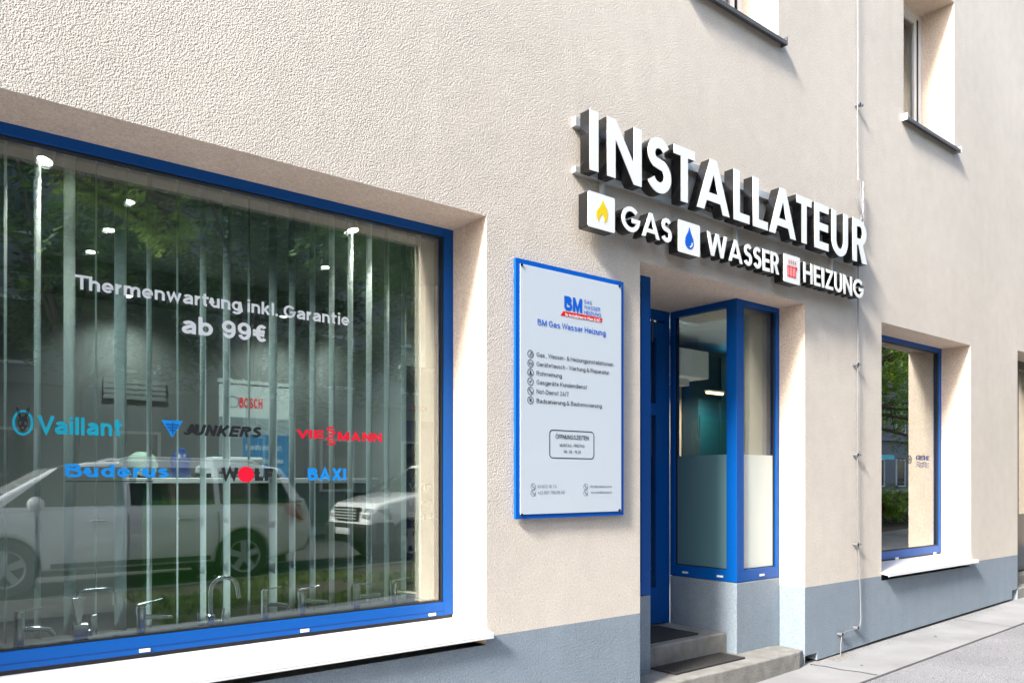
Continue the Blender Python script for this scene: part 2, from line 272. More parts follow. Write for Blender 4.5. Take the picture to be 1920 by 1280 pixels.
def sglyph(ch, s):
    """centre lines of one letter of a plain grotesque, cap height 1; returns width, strokes"""
    h = s/2; x = .73; r = .30; T = 1-h
    def bowl(w): return _a(w/2, x/2, w/2-h, x/2-h+.0, 0, 360, 24)
    W = {'T':.78,'V':.86,'G':.90,'J':.60,'U':.80,'N':.80,'K':.84,'E':.72,'R':.82,'S':.76,'I':s,'M':.96,'A':.90,'B':.80,'X':.84,'W':1.22,'O':.92,'L':.66,'F':.68,'H':.80,'Z':.74,'D':.82,'C':.84,'P':.76,
         'a':.64,'b':.66,'c':.62,'d':.66,'e':.66,'f':.38,'g':.66,'h':.62,'i':s,'k':.62,'l':s,'m':.98,'n':.62,'o':.68,'p':.66,'r':.40,'s':.60,'t':.44,'u':.62,'v':.64,'w':.94,'z':.58,
         '9':.64,'0':.64,'1':.34,'2':.64,'3':.64,'4':.68,'5':.64,'6':.64,'7':.62,'8':.64,'€':.74,'&':.84,'.':s,',':s,':':s,'-':.36,'+':.58,'/':.40,'@':1.0}.get(ch, .6)
    w = W
    G = {
    'T': lambda: [[(0,T),(w,T)],[(w/2,1-s),(w/2,0)]],
    'V': lambda: [[(h*.9,1),(w/2,h*.9),(w-h*.9,1)]],
    'G': lambda: [_a(w/2,.5,w/2-h,.5-h,38,352,26)+[(w-h,.45),(w*.55,.45)]],
    'C': lambda: [_a(w/2,.5,w/2-h,.5-h,42,318,26)],
    'O': lambda: [_a(w/2,.5,w/2-h,.5-h,0,360,32)],
    'J': lambda: [[(w-h,1),(w-h,.28)]+_a(w/2,.28,w/2-h,.28-h,0,-175)],
    'U': lambda: [[(h,1),(h,.34)]+_a(w/2,.34,w/2-h,.34-h,180,360)+[(w-h,1)]],
    'N': lambda: [[(h,0),(h,1)],[(w-h,0),(w-h,1)],[(h*.9,1-h*.4),(w-h*.9,h*.4)]],
    'M': lambda: [[(h,0),(h,1)],[(w-h,0),(w-h,1)],[(h*1.1,1-h*.4),(w/2,h*1.1),(w-h*1.1,1-h*.4)]],
    'K': lambda: [[(h,0),(h,1)],[(s*.8,.34),(w-h*1.2,1)],[(w*.36,.52),(w-h*1.1,0)]],
    'E': lambda: [[(w,T),(h,T),(h,h),(w,h)],[(s,.52),(w*.94,.52)]],
    'F': lambda: [[(w,T),(h,T),(h,0)],[(s,.5),(w*.9,.5)]],
    'L': lambda: [[(h,1),(h,h),(w,h)]],
    'H': lambda: [[(h,0),(h,1)],[(w-h,0),(w-h,1)],[(s,.52),(w-s,.52)]],
    'I': lambda: [[(h,0),(h,1)]], 'l': lambda: [[(h,0),(h,1)]],
    'Z': lambda: [[(0.03,T),(w-h*1.4,T),(h*1.4,h),(w,h)]], 'z': lambda: [[(0.02,x-h),(w-h*1.4,x-h),(h*1.4,h),(w,h)]],
    'R': lambda: [[(h,0),(h,T),(w*.52,T)]+_a(w*.60,.735,w*.38-h,.265-h,90,-90)+[(s,.47+h)],[(w*.50,.47),(w-h*1.1,0)]],
    'P': lambda: [[(h,0),(h,T),(w*.52,T)]+_a(w*.58,.72,w*.42-h,.28-h,90,-90)+[(s,.44+h)]],
    'D': lambda: [[(h,h),(h,T),(w*.40,T)]+_a(w*.44,.5,w*.56-h,.5-h,90,-90,18)+[(h,h)]],
    'B': lambda: [[(h,h),(h,T),(w*.5,T)]+_a(w*.56,.755,w*.36-h,.245-h,90,-90)+[(s,.51+h)],[(s,.51+h)]+[(w*.52,.51+h)]+_a(w*.58,.255+h*.5,w*.42-h,.255-h*.5,90,-90)+[(h,h)]],
    'S': lambda: [_a(w/2,.745-h*.25,w*.47-h,.255-h*.75,22,240,14)+_a(w/2,.27+h*.25,w/2-h,.27-h*.75,62,-160,16)],
    's': lambda: [_a(w/2,x*.745-h*.2,w*.47-h,x*.255-h*.7,22,240,12)+_a(w/2,x*.27+h*.2,w/2-h,x*.27-h*.7,62,-160,14)],
    'A': lambda: [[(h,0),(w/2,1-h*.9),(w-h,0)],[(w*.25,.30),(w*.75,.30)]],
    'X': lambda: [[(h,0),(w-h,1)],[(h,1),(w-h,0)]],
    'W': lambda: [[(h*.9,1),(w*.27,h),(w/2,1-h),(w*.73,h),(w-h*.9,1)]],
    'w': lambda: [[(h*.9,x),(w*.27,h),(w/2,x-h),(w*.73,h),(w-h*.9,x)]],
    'v': lambda: [[(h*.9,x),(w/2,h*.9),(w-h*.9,x)]],
    'a': lambda: [[(w-h*1.1,0),(w-h*1.1,x*.62)]+_a(w*.50,x*.64,w*.5-h*1.1,x*.36-h,0,158),[(w-s,.43),(w*.45,.40)]+_a(w*.38,.20+h*.2,w*.38-h,.20-h*.8,90,272,12)+[(w*.6,h*1.4),(w-s,.17)]],
    'b': lambda: [[(h,0),(h,1)],bowl(w)], 'd': lambda: [[(w-h,0),(w-h,1)],bowl(w)],
    'p': lambda: [[(h,-.27),(h,x)],bowl(w)],
    'g': lambda: [[(w-h,x),(w-h,-.05)]+_a(w/2,-.05,w/2-h,.23-h,0,-160),bowl(w)],
    'o': lambda: [bowl(w)], 'c': lambda: [_a(w/2,x/2,w/2-h,x/2-h,45,315,22)],
    'e': lambda: [[(h*1.5,x*.47),(w-h,x*.47)]+_a(w/2,x/2,w/2-h,x/2-h,2,318,24)],
    'f': lambda: [[(w*.45,0),(w*.45,.80)]+_a(w*.45+.14,.80,.14,.2-h,180,95,8),[(0,x-h),(w,x-h)]],
    'h': lambda: [[(h,0),(h,1)],[(h,x*.52)]+_a(w/2,x*.60,w/2-h,x*.40-h,165,0)+[(w-h,0)]],
    'n': lambda: [[(h,0),(h,x)],[(h,x*.52)]+_a(w/2,x*.60,w/2-h,x*.40-h,165,0)+[(w-h,0)]],
    'm': lambda: [[(h,0),(h,x)],[(h,x*.55)]+_a(w*.27+h*.25,x*.64,w*.23-h*.5,x*.36-h,165,0)+[(w/2,0)],[(w/2,x*.55)]+_a(w*.75-h*.25,x*.64,w*.25-h*.75,x*.36-h,165,0)+[(w-h,0)]],
    'r': lambda: [[(h,0),(h,x)],[(h,x*.50)]+_a(w-h*.2,x*.56,w-s*.8,x*.44-h,172,96,8)],
    'u': lambda: [[(w-h,0),(w-h,x)],[(h,x),(h,x*.40)]+_a(w/2,x*.40,w/2-h,x*.40-h,180,345)],
    'i': lambda: [[(h,0),(h,x)],[(h,1-s*.85),(h,1)]],
    'k': lambda: [[(h,0),(h,1)],[(s*.7,.26),(w-h*1.3,x)],[(w*.38,.44),(w-h*1.2,0)]],
    't': lambda: [[(w*.40,.96),(w*.40,.20)]+_a(w*.40+.15,.17,.15,.17-h,180,265,8),[(0,x-h*.8),(w,x-h*.8)]],
    '9': lambda: [_a(w/2,.66,w/2-h,.34-h,0,360,24),[(w-h,.66),(w-h,.45)]+_a(w/2,.42,w/2-h,.42-h,0,-155)],
    '6': lambda: [_a(w/2,.34,w/2-h,.34-h,0,360,24),[(h,.34),(h,.55)]+_a(w/2,.58,w/2-h,.42-h,180,25)],
    '0': lambda: [_a(w/2,.5,w/2-h,.5-h,0,360,28)],
    '8': lambda: [_a(w/2,.75-h*.2,w*.46-h,.25-h*.7,0,360,20),_a(w/2,.27+h*.1,w/2-h,.27-h*.7,0,360,20)],
    '1': lambda: [[(w-h,0),(w-h,1)],[(0,.74),(w-h*1.5,.90)]],
    '2': lambda: [_a(w/2,.72,w/2-h,.28-h,165,-30,14)+[(h*1.2,h),(w,h)]],
    '3': lambda: [_a(w/2,.74,w*.46-h,.26-h,155,-80,14),_a(w/2,.27,w/2-h,.27-h*.6,85,-155,14)],
    '4': lambda: [[(w*.72,0),(w*.72,T),(h,.27),(w,.27)]],
    '5': lambda: [[(w*.92,T),(w*.26,T),(w*.16,.50)]+_a(w/2,.33,w/2-h,.33-h,125,-155,18)],
    '7': lambda: [[(0,T),(w-h*1.2,T),(w*.36,0)]],
    '€': lambda: [_a(w*.60,.5,w*.42-h,.5-h,48,312,22),[(0,.60),(w*.80,.60)],[(0,.40),(w*.76,.40)]],
    '&': lambda: [[(w,0)]+[(w*.26,.72)]+_a(w*.42,.80,w*.18,.20-h,190,-10,12)+[(w*.2,.36)]+_a(w*.40,.25,w*.36-h*.5,.25-h,150,330,12)+[(w*.95,.48)]],
    '.': lambda: [[(h,0),(h,s)]], ',': lambda: [[(h,s),(h*.6,-.14)]], ':': lambda: [[(h,.05),(h,.05+s)],[(h,.5),(h,.5+s)]],
    '-': lambda: [[(0,.34),(w,.34)]], '+': lambda: [[(0,.45),(w,.45)],[(w/2,.16),(w/2,.74)]], '/': lambda: [[(h*.4,-.05),(w-h*.4,1.05)]],
    '@': lambda: [_a(w/2,.42,w/2-h,.5-h,-40,300,26),_a(w/2,.42,w*.2,.2,0,360,14)],
    }
    if ch in 'äöÄÖ':
        b = {'ä':'a','ö':'o','Ä':'A','Ö':'O'}[ch]; w2, st_ = sglyph(b, s); q = .88 if ch in 'äö' else 1.12
        return w2, st_+[[(w2/2-.16,q),(w2/2-.16,q+s*.9)],[(w2/2+.16,q),(w2/2+.16,q+s*.9)]]
    return w, (G[ch]() if ch in G else [])
def text(s_, name, m, parent, x0, x1, z0, cap, y, depth=.0006, bold=.16, shear=0, gap=None, **k):
    gap = (.13 if bold < .18 else .105) if gap is None else gap
    X = 0; out = []
    for ch in s_:
        if ch == ' ': X += .32; continue
        w_, st_ = sglyph(ch, bold); out += [[(px_+X+pz_*shear, pz_) for px_, pz_ in p_] for p_ in st_]; X += w_+gap-(.10 if ch in 'VTWF' else 0)-(.02 if ch == 'r' else 0)
    tot = max(p_[0] for st_ in out for p_ in st_)+bold*.3; tot = max(tot, X-gap); kx = (x1-x0)/tot; b = MB()
    for i, st_ in enumerate(out):                       # every stroke lies a hair in front of the one it crosses
        Lf, R = _stroke(st_, bold); yy = y-.00015-(i % 3)*.00022; n = len(Lf)
        b.add([(x0+p_.x*kx, yy, z0+p_.y*cap) for p_ in Lf]+[(x0+p_.x*kx, yy, z0+p_.y*cap) for p_ in R], [(j, j+1, n+j+1, n+j) for j in range(n-1)])
    return b.build(name, m, parent)
def tpx(s, name, m, parent, pl, pr, base, cappx, y, **k):
    """text whose left and right ends and left baseline are read off the photograph, on the plane y"""
    x0, z0 = at(pl, base, y); x1, _ = at(pr, base, y); _, z1 = at(pl, base-cappx, y)
    return text(s, name, m, parent, x0, x1, z0, z1-z0, y, **k)
def ring(cx, cz, rx, rz, w, n=28):
    return [[(cx+rx*cos(2*pi*i/n), cz+rz*sin(2*pi*i/n)) for i in range(n)], [(cx+(rx-w)*cos(2*pi*i/n), cz+(rz-w)*sin(2*pi*i/n)) for i in range(n)]]
def disc(cx, cz, rx, rz=None, n=28): return [(cx+rx*cos(2*pi*i/n), cz+(rz or rx)*sin(2*pi*i/n)) for i in range(n)]

# ---------------------------------------------------------------- ground (the street climbs gently to the right)
def gz(x): return .024*(x-6.24)
def gy(y): return max(0, min(-y-3, 4.1))*.046
def sheet(name, m, x0, x1, y0, y1, dz=0.0, th=0.0, label=None):
    b = MB(); n = 12; g0, g1 = (gy(y0)+dz, gy(y1)+dz) if name != 'ground' else (dz, dz)
    for i in range(n):
        a = x0+(x1-x0)*i/n; c = x0+(x1-x0)*(i+1)/n
        if th: b.hexa([(a,y0,gz(a)+g0-th),(c,y0,gz(c)+g0-th),(c,y1,gz(c)+g1-th),(a,y1,gz(a)+g1-th)], [(a,y0,gz(a)+g0),(c,y0,gz(c)+g0),(c,y1,gz(c)+g1),(a,y1,gz(a)+g1)])
        else: b.quad((a,y0,gz(a)+g0),(c,y0,gz(c)+g0),(c,y1,gz(c)+g1),(a,y1,gz(a)+g1))
    return tag(b.build(name, m, weld=True), label=label, kind='structure')
sheet('ground', 'soil', -90, 90, -90, 20, -.16)
sheet('road', 'road', -60, 70, -13.6, -7.0, -.03)
sheet('pavement', 'asphalt', -60, 70, -3.0, -.585, 0, .14); sheet('pavement', 'asphalt', -60, 70, -4.6, -3.0, 0, .14)
sheet('pavement_edge_strip', 'slab', -60, 70, -.560, .06, .003, .14)
sheet('opposite_pavement', 'asphalt', -60, 70, -18, -13.6, 0, .14)
sheet('kerb', 'concrete', -60, 70, -7.16, -7.0, -.01, .2)
M['path'] = mat('brownish_path', (.075, .067, .064), .9, var=.35, vscale=6, bump=.5, bscale=60)  # brown path, tree shade worked into the darker colour
sheet('footpath', 'path', -3.5, 2.4, -7.0, -4.6, 0, .14)
sheet('grass_strip_soil', 'soil', 2.4, 60, -7.0, -4.6, -.02)
M['joint'] = mat('tar_joint', (.035, .035, .038), .8, var=.3, vscale=20)
sheet('pavement_joint', 'joint', -60, 70, -.586, -.559, -.006, .1)

# ---------------------------------------------------------------- building
PL = .645                                    # top of the painted plinth
SOF = 3.012
bld = thing('building', 'cream rough rendered shop building with blue grey plinth and blue framed windows', 'building')
OPEN = [(-.9, 2.707, .60, 3.042), (7.343, 9.359, .60, 3.024), (10.72, 12.5, -1, 3.11), (4.0, 6.029, -1, SOF), (4.49, 5.638, 5.05, 6.62), (7.785, 8.935, 5.05, 6.62), (1.0, 2.15, 5.05, 6.62)]
X0, X1, ZT = -4.0, 22.0, 8.6
def wall_mesh(zlo, zhi):
    xs = sorted({X0, X1}|{o[0] for o in OPEN}|{o[1] for o in OPEN}); zs = sorted({zlo, zhi}|{z for o in OPEN for z in o[2:] if zlo < z < zhi})
    inside = lambda x, z: any(o[0] < x < o[1] and o[2] < z < o[3] for o in OPEN)
    b = MB()
    for i in range(len(xs)-1):
        for j in range(len(zs)-1):
            if not inside((xs[i]+xs[i+1])/2, (zs[j]+zs[j+1])/2):
                b.quad((xs[i],0,zs[j]),(xs[i+1],0,zs[j]),(xs[i+1],0,zs[j+1]),(xs[i],0,zs[j+1]))
    return b
fw = wall_mesh(PL, ZT)
fw.build('facade_wall', 'wall', bld, weld=True)
# plinth: bottom edge follows the pavement and steps at the door corner
pb = MB()
def pl(xa, xb, za, zb, ztop=PL): pb.add([(xa,0,za),(xb,0,zb),(xb,0,ztop),(xa,0,ztop),(xa,.12,za),(xb,.12,zb)], [(0,1,2,3),(0,4,5,1)])
pl(X0, -.9, gz(X0)+.03, gz(-.9)+.03); pl(-.9, 2.707, gz(-.9)+.03, gz(2.7)+.03, .60); pl(2.707, 4.0, gz(2.7)+.03, gz(4)+.03)
pb.build('plinth', 'plinth', bld); pb = MB()
pl(6.029, 6.22, .075, .078); pl(6.22, 7.343, .015, gz(7.343)+.03); pl(7.343, 9.359, gz(7.343)+.03, gz(9.359)+.03, .60); pl(9.359, 10.55, gz(9.359)+.03, gz(10.55)+.03); pl(10.55, 10.72, .23, .235)
pb.quad((6.22,0,.015),(6.22,.12,.015),(6.22,.12,.078),(6.22,0,.078)); pb.quad((10.55,0,.13),(10.55,.12,.13),(10.55,.12,.23),(10.55,0,.23))
pb.build('plinth', 'plinth', bld); pb = MB(); pl(12.5, X1, gz(12.5)+.03, gz(X1)+.03)
pb.build('plinth', 'plinth', bld)
fb_ = MB()
for a, c in ((X0, 4.0), (6.03, 10.55), (12.5, X1)): fb_.box(a, c, .09, .2, -1, gz(a)+.16)
fb_.build('foundation', mat('dark_foundation_gap', (.05,.045,.04), .95, var=.4, vscale=20), bld)
# reveals
RD = .42
for (a, c, z0, z1) in OPEN:
    rv = MB()
    if (a, c) == (4.0, 6.029):
        rv.quad((a,0,PL),(a,.239,PL),(a,.239,z1),(a,0,z1)); rv.quad((c,0,PL),(c,.239,PL),(c,.239,z1),(c,0,z1))
        rv.quad((a,0,z1),(c,0,z1),(c,1.1,z1),(a,1.1,z1)); rv.build('door_reveal', 'reveal', bld); continue
    zz = PL if z0 < 0 else z0
    rv.quad((a,0,zz),(a,RD,zz),(a,RD,z1),(a,0,z1)); rv.quad((c,0,zz),(c,RD,zz),(c,RD,z1),(c,0,z1)); rv.quad((a,0,z1),(c,0,z1),(c,RD,z1),(a,RD,z1)); rv.build('window_reveal', 'reveal', bld)
for x in (4.0, 6.029): MB().quad((x,0,-.2),(x,.239,-.2),(x,.239,PL),(x,0,PL)).build('plinth_return', 'plinth', bld)
for x in (10.72, 12.5): MB().quad((x,0,-.2),(x,RD,-.2),(x,RD,PL),(x,0,PL)).build('plinth_return', 'plinth', bld)

def window(name, x0, x1, z0, z1, yf, frame, m='blue', fr=(.066,.08,.05), pane='pane', gy=.03, gth=.024, label=None, cent=None):
    """frame mesh with its pane; fr = side, bottom, top widths"""
    s_, b_, t_ = fr; b = MB(); y1 = yf+.075
    b.box(x0, x0+s_, yf, y1, z0, z1); b.box(x1-s_, x1, yf, y1, z0, z1); b.box(x0+s_, x1-s_, yf, y1, z0, z0+b_); b.box(x0+s_, x1-s_, yf, y1, z1-t_, z1)
    f = b.build(name, m, bld, bevel=.003)
    if label: f['label'] = label
    MB().box(x0+s_-.004, x1-s_+.004, yf+gy, yf+gy+gth, z0+b_-.004, z1-t_+.004).build('pane', pane, f)
    g = MB(); q = .009; gx0, gx1, gz0, gz1 = x0+s_, x1-s_, z0+b_, z1-t_
    g.box(gx0, gx0+q, yf+.012, yf+gy-.001, gz0, gz1); g.box(gx1-q, gx1, yf+.012, yf+gy-.001, gz0, gz1); g.box(gx0+q, gx1-q, yf+.012, yf+gy-.001, gz0, gz0+q); g.box(gx0+q, gx1-q, yf+.012, yf+gy-.001, gz1-q, gz1)
    g.build('gasket', 'black', f)
    return f
def sill(parent, x0, x1, zb, zf, yb, yf, m='white_metal', th=.022, lip=.03, ends=False):
    b = MB(); b.hexa([(x0,yf,zf-th),(x1,yf,zf-th),(x1,yb,zb-th),(x0,yb,zb-th)], [(x0,yf,zf),(x1,yf,zf),(x1,yb,zb),(x0,yb,zb)])
    b.box(x0, x1, yf-.001, yf+.012, zf-th-lip+.02, zf-th)
    return b.build('sill', m, parent, bevel=.003)

# big shop window
YW = .331
sw = window('shop_window', -.9, 2.707, .731, 3.042, YW, None, label='large blue framed shop window with lettering')
sill(sw, -.93, 2.728, .712, .672, YW+.03, -.045)
box('frame_groove', mat('groove_shadow_line', (.0,.03,.16), .5), sw, -.9, 2.64, YW-.0015, YW-.0002, .758, .760)  # dark strip laid on the frame as the groove's shade
box('sill_joint', 'black', sw, -.9, 2.707, YW+.012, YW+.06, .705, .7305)
for px, py in ((271,1218), (571,1181), (810,1151)):
    x, z = at(px, py, YW); box('drain_cap', 'white', sw, x-.024, x+.024, YW-.008, YW-.0005, z-.008, z+.008, bevel=.002)
YG = YW+.03-.0025     # lettering plane, just on the glass
tpx('Thermenwartung inkl. Garantie', 'lettering', 'white_film', sw, 140, 655, 541, 27, YG, bold=.18)
tpx('ab 99€', 'lettering', 'white_film', sw, 341, 502, 624, 34, YG, bold=.185)
# --- maker's marks on the glass
cx, cz = at(43, 792, YG); rx = .5*(at(63,792,YG)[0]-at(23,792,YG)[0]); rz = .5*(at(43,768,YG)[1]-at(43,816,YG)[1])
shape(ring(cx, cz, rx, rz, .010), 'ring_emblem', 'cyan', sw, YG)
def L(pts, k=1.0): return [(cx+x*rx*k, cz+z*rz*k) for x, z in pts]
shape([L([(-.62,1.25),(-.42,1.12),(-.22,.70),(-.12,.48),(.12,.48),(.22,.70),(.42,1.12),(.62,1.25),(.60,.98),(.48,.62),(.36,.40),(.48,.15),(.44,-.22),(.22,-.56),(0,-.68),(-.22,-.56),(-.44,-.22),(-.48,.15),(-.36,.40),(-.48,.62),(-.60,.98)]),
       L([(-.34,.12),(-.16,.10),(-.12,-.08),(-.22,-.22),(-.36,-.14)]), L([(.34,.12),(.36,-.14),(.22,-.22),(.12,-.08),(.16,.10)]), L([(-.16,-.38),(0,-.28),(.16,-.38),(0,-.54)]),
       L([(-.50,1.02),(-.42,.98),(-.30,.68),(-.38,.64)]), L([(.50,1.02),(.38,.64),(.30,.68),(.42,.98)])], 'hare_emblem', 'black_film', sw, YG-.0005)
tpx('Vaillant', 'lettering', 'cyan', sw, 70, 231, 812.5, 34, YG, bold=.19)
p = [at(a, b, YG) for a, b in ((303,787),(343,789),(323,820))]
shape([p], 'triangle_emblem', 'azure', sw, YG)
b = MB()
for k, (a, c) in enumerate(((311,335),(313,333),(317,329))):
    q0 = at(a, 795+k*5.5, YG-.001); q1 = at(c, 795+k*5.5, YG-.001); b.box(q0[0], q1[0], YG-.0018, YG-.0008, q0[1]-.002, q0[1]+.002)
q0 = at(323, 790, YG); q1 = at(323, 815, YG); b.box(q0[0]-.0015, q0[0]+.0015, YG-.0022, YG-.0019, q1[1], q0[1])
b.build('emblem_line', mat('dark_blue_film', (.01,.06,.25), .5), sw)
tpx('JUNKERS', 'lettering', 'black_film', sw, 342, 490, 815, 21, YG, bold=.25, shear=.28, gap=.11)
tpx('VIE', 'lettering', 'red2', sw, 556, 609, 820.5, 16, YG, bold=.23)
tpx('MANN', 'lettering', 'red2', sw, 633, 716, 825, 16.5, YG, bold=.23)
tpx('S', 'lettering', 'red2', sw, 612, 629, 815, 16, YG, bold=.2)
tpx('S', 'lettering', 'red2', sw, 612, 629, 834, 16, YG, bold=.2)
tpx('Buderus', 'lettering', 'azure', sw, 122, 317, 894, 25, YG, bold=.20, gap=.13)
x, z = at(123, 902, YG); x2, _ = at(287, 902, YG); box('underline', 'black_film', sw, x, x2, YG-.001, YG, z-.002, z+.0025)
tpx('W', 'lettering', 'black_film', sw, 415, 446, 900, 24, YG, bold=.27)
tpx('LF', 'lettering', 'black_film', sw, 478, 514, 901, 24, YG, bold=.32)
x, z = at(461.5, 889, YG); shape([disc(x, z, .041, .040)], 'disc_emblem', 'red2', sw, YG-.0003)
tpx('BAXI', 'lettering', 'azure', sw, 577, 649, 900, 23, YG, bold=.25, gap=.08)

# right-hand shop window
rw = window('shop_window', 7.343, 9.359, .731, 3.024, .305, None, label='narrow looking blue framed shop window right of the entrance')
sill(rw, 7.35, 9.40, .715, .672, .335, -.07)
box('sill_joint', 'black', rw, 7.343, 9.359, .317, .365, .705, .7305)
for px, py in ((1681,1046), (1752,1036.5)):
    x, z = at(px, py, .305); box('drain_cap', 'white', rw, x-.03, x+.03, .297, .3045, z-.01, z+.01)
YR = .305+.03-.0025
tpx('KLUDI', 'lettering', 'ink', rw, 1684, 1701, 865, 8, YR, bold=.13)
x, z = at(1706, 861, YR); shape(ring(x, z, .045, .045, .008), 'ring_emblem', 'ink', rw, YR); box('emblem_line', 'ink', rw, x-.03, x+.03, YR-.002, YR-.001, z-.004, z+.004); box('emblem_line', 'ink', rw, x-.004, x+.004, YR-.004, YR-.0025, z-.03, z+.03)
M['grohe'] = mat('navy_film', (.03,.06,.30), .5)
tpx('GROHE', 'lettering', 'grohe', rw, 1718, 1743, 862, 9, YR, bold=.18)
b = MB(); xa, za = at(1719, 867, YR); xb, _ = at(1742, 867, YR)
for k in range(3):
    pts = [(xa+(xb-xa)*i/24, YR-.002, za-.022*k+.008*sin(i/24*4*pi)) for i in range(25)]; b.tube(pts, .0028, 4)
b.build('wave_emblem', 'grohe', rw)
x, z = at(1654, 852, YR); x2, z2 = at(1677, 861, YR); box('label_strip', 'cyan', rw, x-.1, x2, YR-.001, YR, z2, z)

# upper windows
for i, (a, c) in enumerate(((4.49, 5.638), (7.785, 8.935), (1.0, 2.15))):
    if i == 2: continue
    u = window('upper_window', a, c, 5.10, 6.62, .335, None, 'white', (.06,.07,.06), 'pane_upper', label=['white framed upper window over the sign, cut off by the top edge', 'white framed upper window right of the wire'][i])
    MB().box(a+.10, a+.16, .345, .38, 5.17, 6.56).box(c-.16, c-.10, .345, .38, 5.17, 6.56).box(a+.16, c-.16, .346, .38, 5.17, 5.23).box(a+.16, c-.16, .346, .38, 6.50, 6.56).build('sash', 'white', u)
    s = sill(u, a-.035, c+.035, 5.10, 5.055, .37, -.055, 'dark_metal', .014, .04)
    for q in (a-.045, c+.0355): box('sill_cap', 'white' if i == 1 else 'dark_metal', u, q, q+.0095, -.058, .0, 5.02, 5.085)
    bx = MB().box(a-.02, c+.02, .9, .92, 4.9, 6.8).build('curtain', mat('grey_curtain', (.30,.31,.30), .9), u)
    fo = MB(); n = 44
    for k in range(n):
        xa = a+.06+(c-a-.12)*k/n; xb = a+.06+(c-a-.12)*(k+1)/n; ya = .50+.02*sin(k*1.4); yb = .50+.02*sin((k+1)*1.4); fo.quad((xa,ya,5.1),(xb,yb,5.1),(xb,yb,6.6),(xa,ya,6.6))
    fo.build('net_curtain', mat('net_curtain', (.33,.33,.31), .9), u)

# ---- entrance recess
XB, YB_, YD = 5.42, .239, .93
bay = MB()
bay.prism_x([(YB_,-.2),(YD,-.2),(YD,.706),(YB_,.706)], XB, 6.029)
bay.build('entrance_bay_base', 'plinth', bld, bevel=.006)
MB().prism_x([(YB_,-.3),(YD,-.3),(YD,.706),(YB_,.706)], 4.0, 4.38).build('entrance_bay_base', 'plinth', bld, bevel=.006)
# right bay glazing: corner post, frames and two panes
ZB = .7105
bf = MB()
bf.box(XB, XB+.10, YB_, YB_+.10, ZB, SOF-.001)                                        # corner post
bf.box(XB+.10, 6.028, YB_+.001, YB_+.07, ZB, ZB+.095); bf.box(XB+.10, 6.028, YB_+.001, YB_+.07, SOF-.04, SOF-.001); bf.box(5.985, 6.028, YB_+.001, YB_+.07, ZB+.095, SOF-.04)
bf.box(XB+.001, XB+.07, YB_+.10, YD, ZB, ZB+.095); bf.box(XB+.001, XB+.07, YB_+.10, YD, SOF-.05, SOF-.001); bf.box(XB+.001, XB+.07, YD-.05, YD, ZB+.095, SOF-.05)
bay_f = bf.build('bay_window', 'blue', bld, bevel=.003); bay_f['label'] = 'blue corner bay window with frosted lower glass at the entrance'
box('pane', 'pane_clear', bay_f, XB+.099, 5.986, YB_+.03, YB_+.05, ZB+.094, SOF-.039)
box('pane', 'pane_clear', bay_f, XB+.03, XB+.05, YB_+.099, YD-.049, ZB+.094, SOF-.049)
ZF = at(1387, 851, YB_)[1]
box('roller_blind', 'slat', bay_f, XB+.11, 5.98, YB_+.056, YB_+.059, ZF-.2, SOF-.06)  # pale panel added in place of the reflection and pale wall there
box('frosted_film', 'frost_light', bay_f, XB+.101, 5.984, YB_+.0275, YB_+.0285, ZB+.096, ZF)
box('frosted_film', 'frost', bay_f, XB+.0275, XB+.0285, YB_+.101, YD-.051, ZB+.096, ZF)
gk = MB(); gk.box(XB+.02, XB+.029, YD-.062, YD-.0505, ZB+.096, SOF-.051); gk.box(XB+.02, XB+.029, YB_+.1005, YD-.062, ZB+.0955, ZB+.102); gk.box(5.970, 5.9845, YB_+.018, YB_+.029, ZB+.096, SOF-.041); gk.box(XB+.1005, 5.970, YB_+.018, YB_+.029, ZB+.0955, ZB+.102)
gk.build('gasket', 'black', bay_f)
for y in (.40, .76): box('drain_cap', 'white', bay_f, XB-.006, XB+.0005, y-.03, y+.03, ZB+.03, ZB+.046)
box('drain_cap', 'white', bay_f, 5.74, 5.80, YB_-.006, YB_+.0005, ZB+.03, ZB+.046)
# left bay
lb = MB(); lb.box(4.28, 4.38, YB_, YB_+.10, ZB, SOF-.001); lb.box(4.001, 4.28, YB_+.001, YB_+.07, ZB, ZB+.095); lb.box(4.001, 4.28, YB_+.001, YB_+.07, SOF-.05, SOF-.001); lb.box(4.001, 4.05, YB_+.002, YB_+.069, ZB+.095, SOF-.05)
lb.box(4.31, 4.379, YB_+.10, YD, ZB, ZB+.095); lb.box(4.31, 4.379, YB_+.10, YD, SOF-.05, SOF-.001); lb.box(4.31, 4.379, YD-.05, YD, ZB+.095, SOF-.05)
lbf = lb.build('bay_window', 'blue', bld, bevel=.003); lbf['label'] = 'blue bay window edge at the left of the entrance'
box('pane', 'pane_clear', lbf, 4.049, 4.281, YB_+.03, YB_+.05, ZB+.094, SOF-.049); box('pane', 'pane_clear', lbf, 4.335, 4.355, YB_+.099, YD-.049, ZB+.094, SOF-.049)
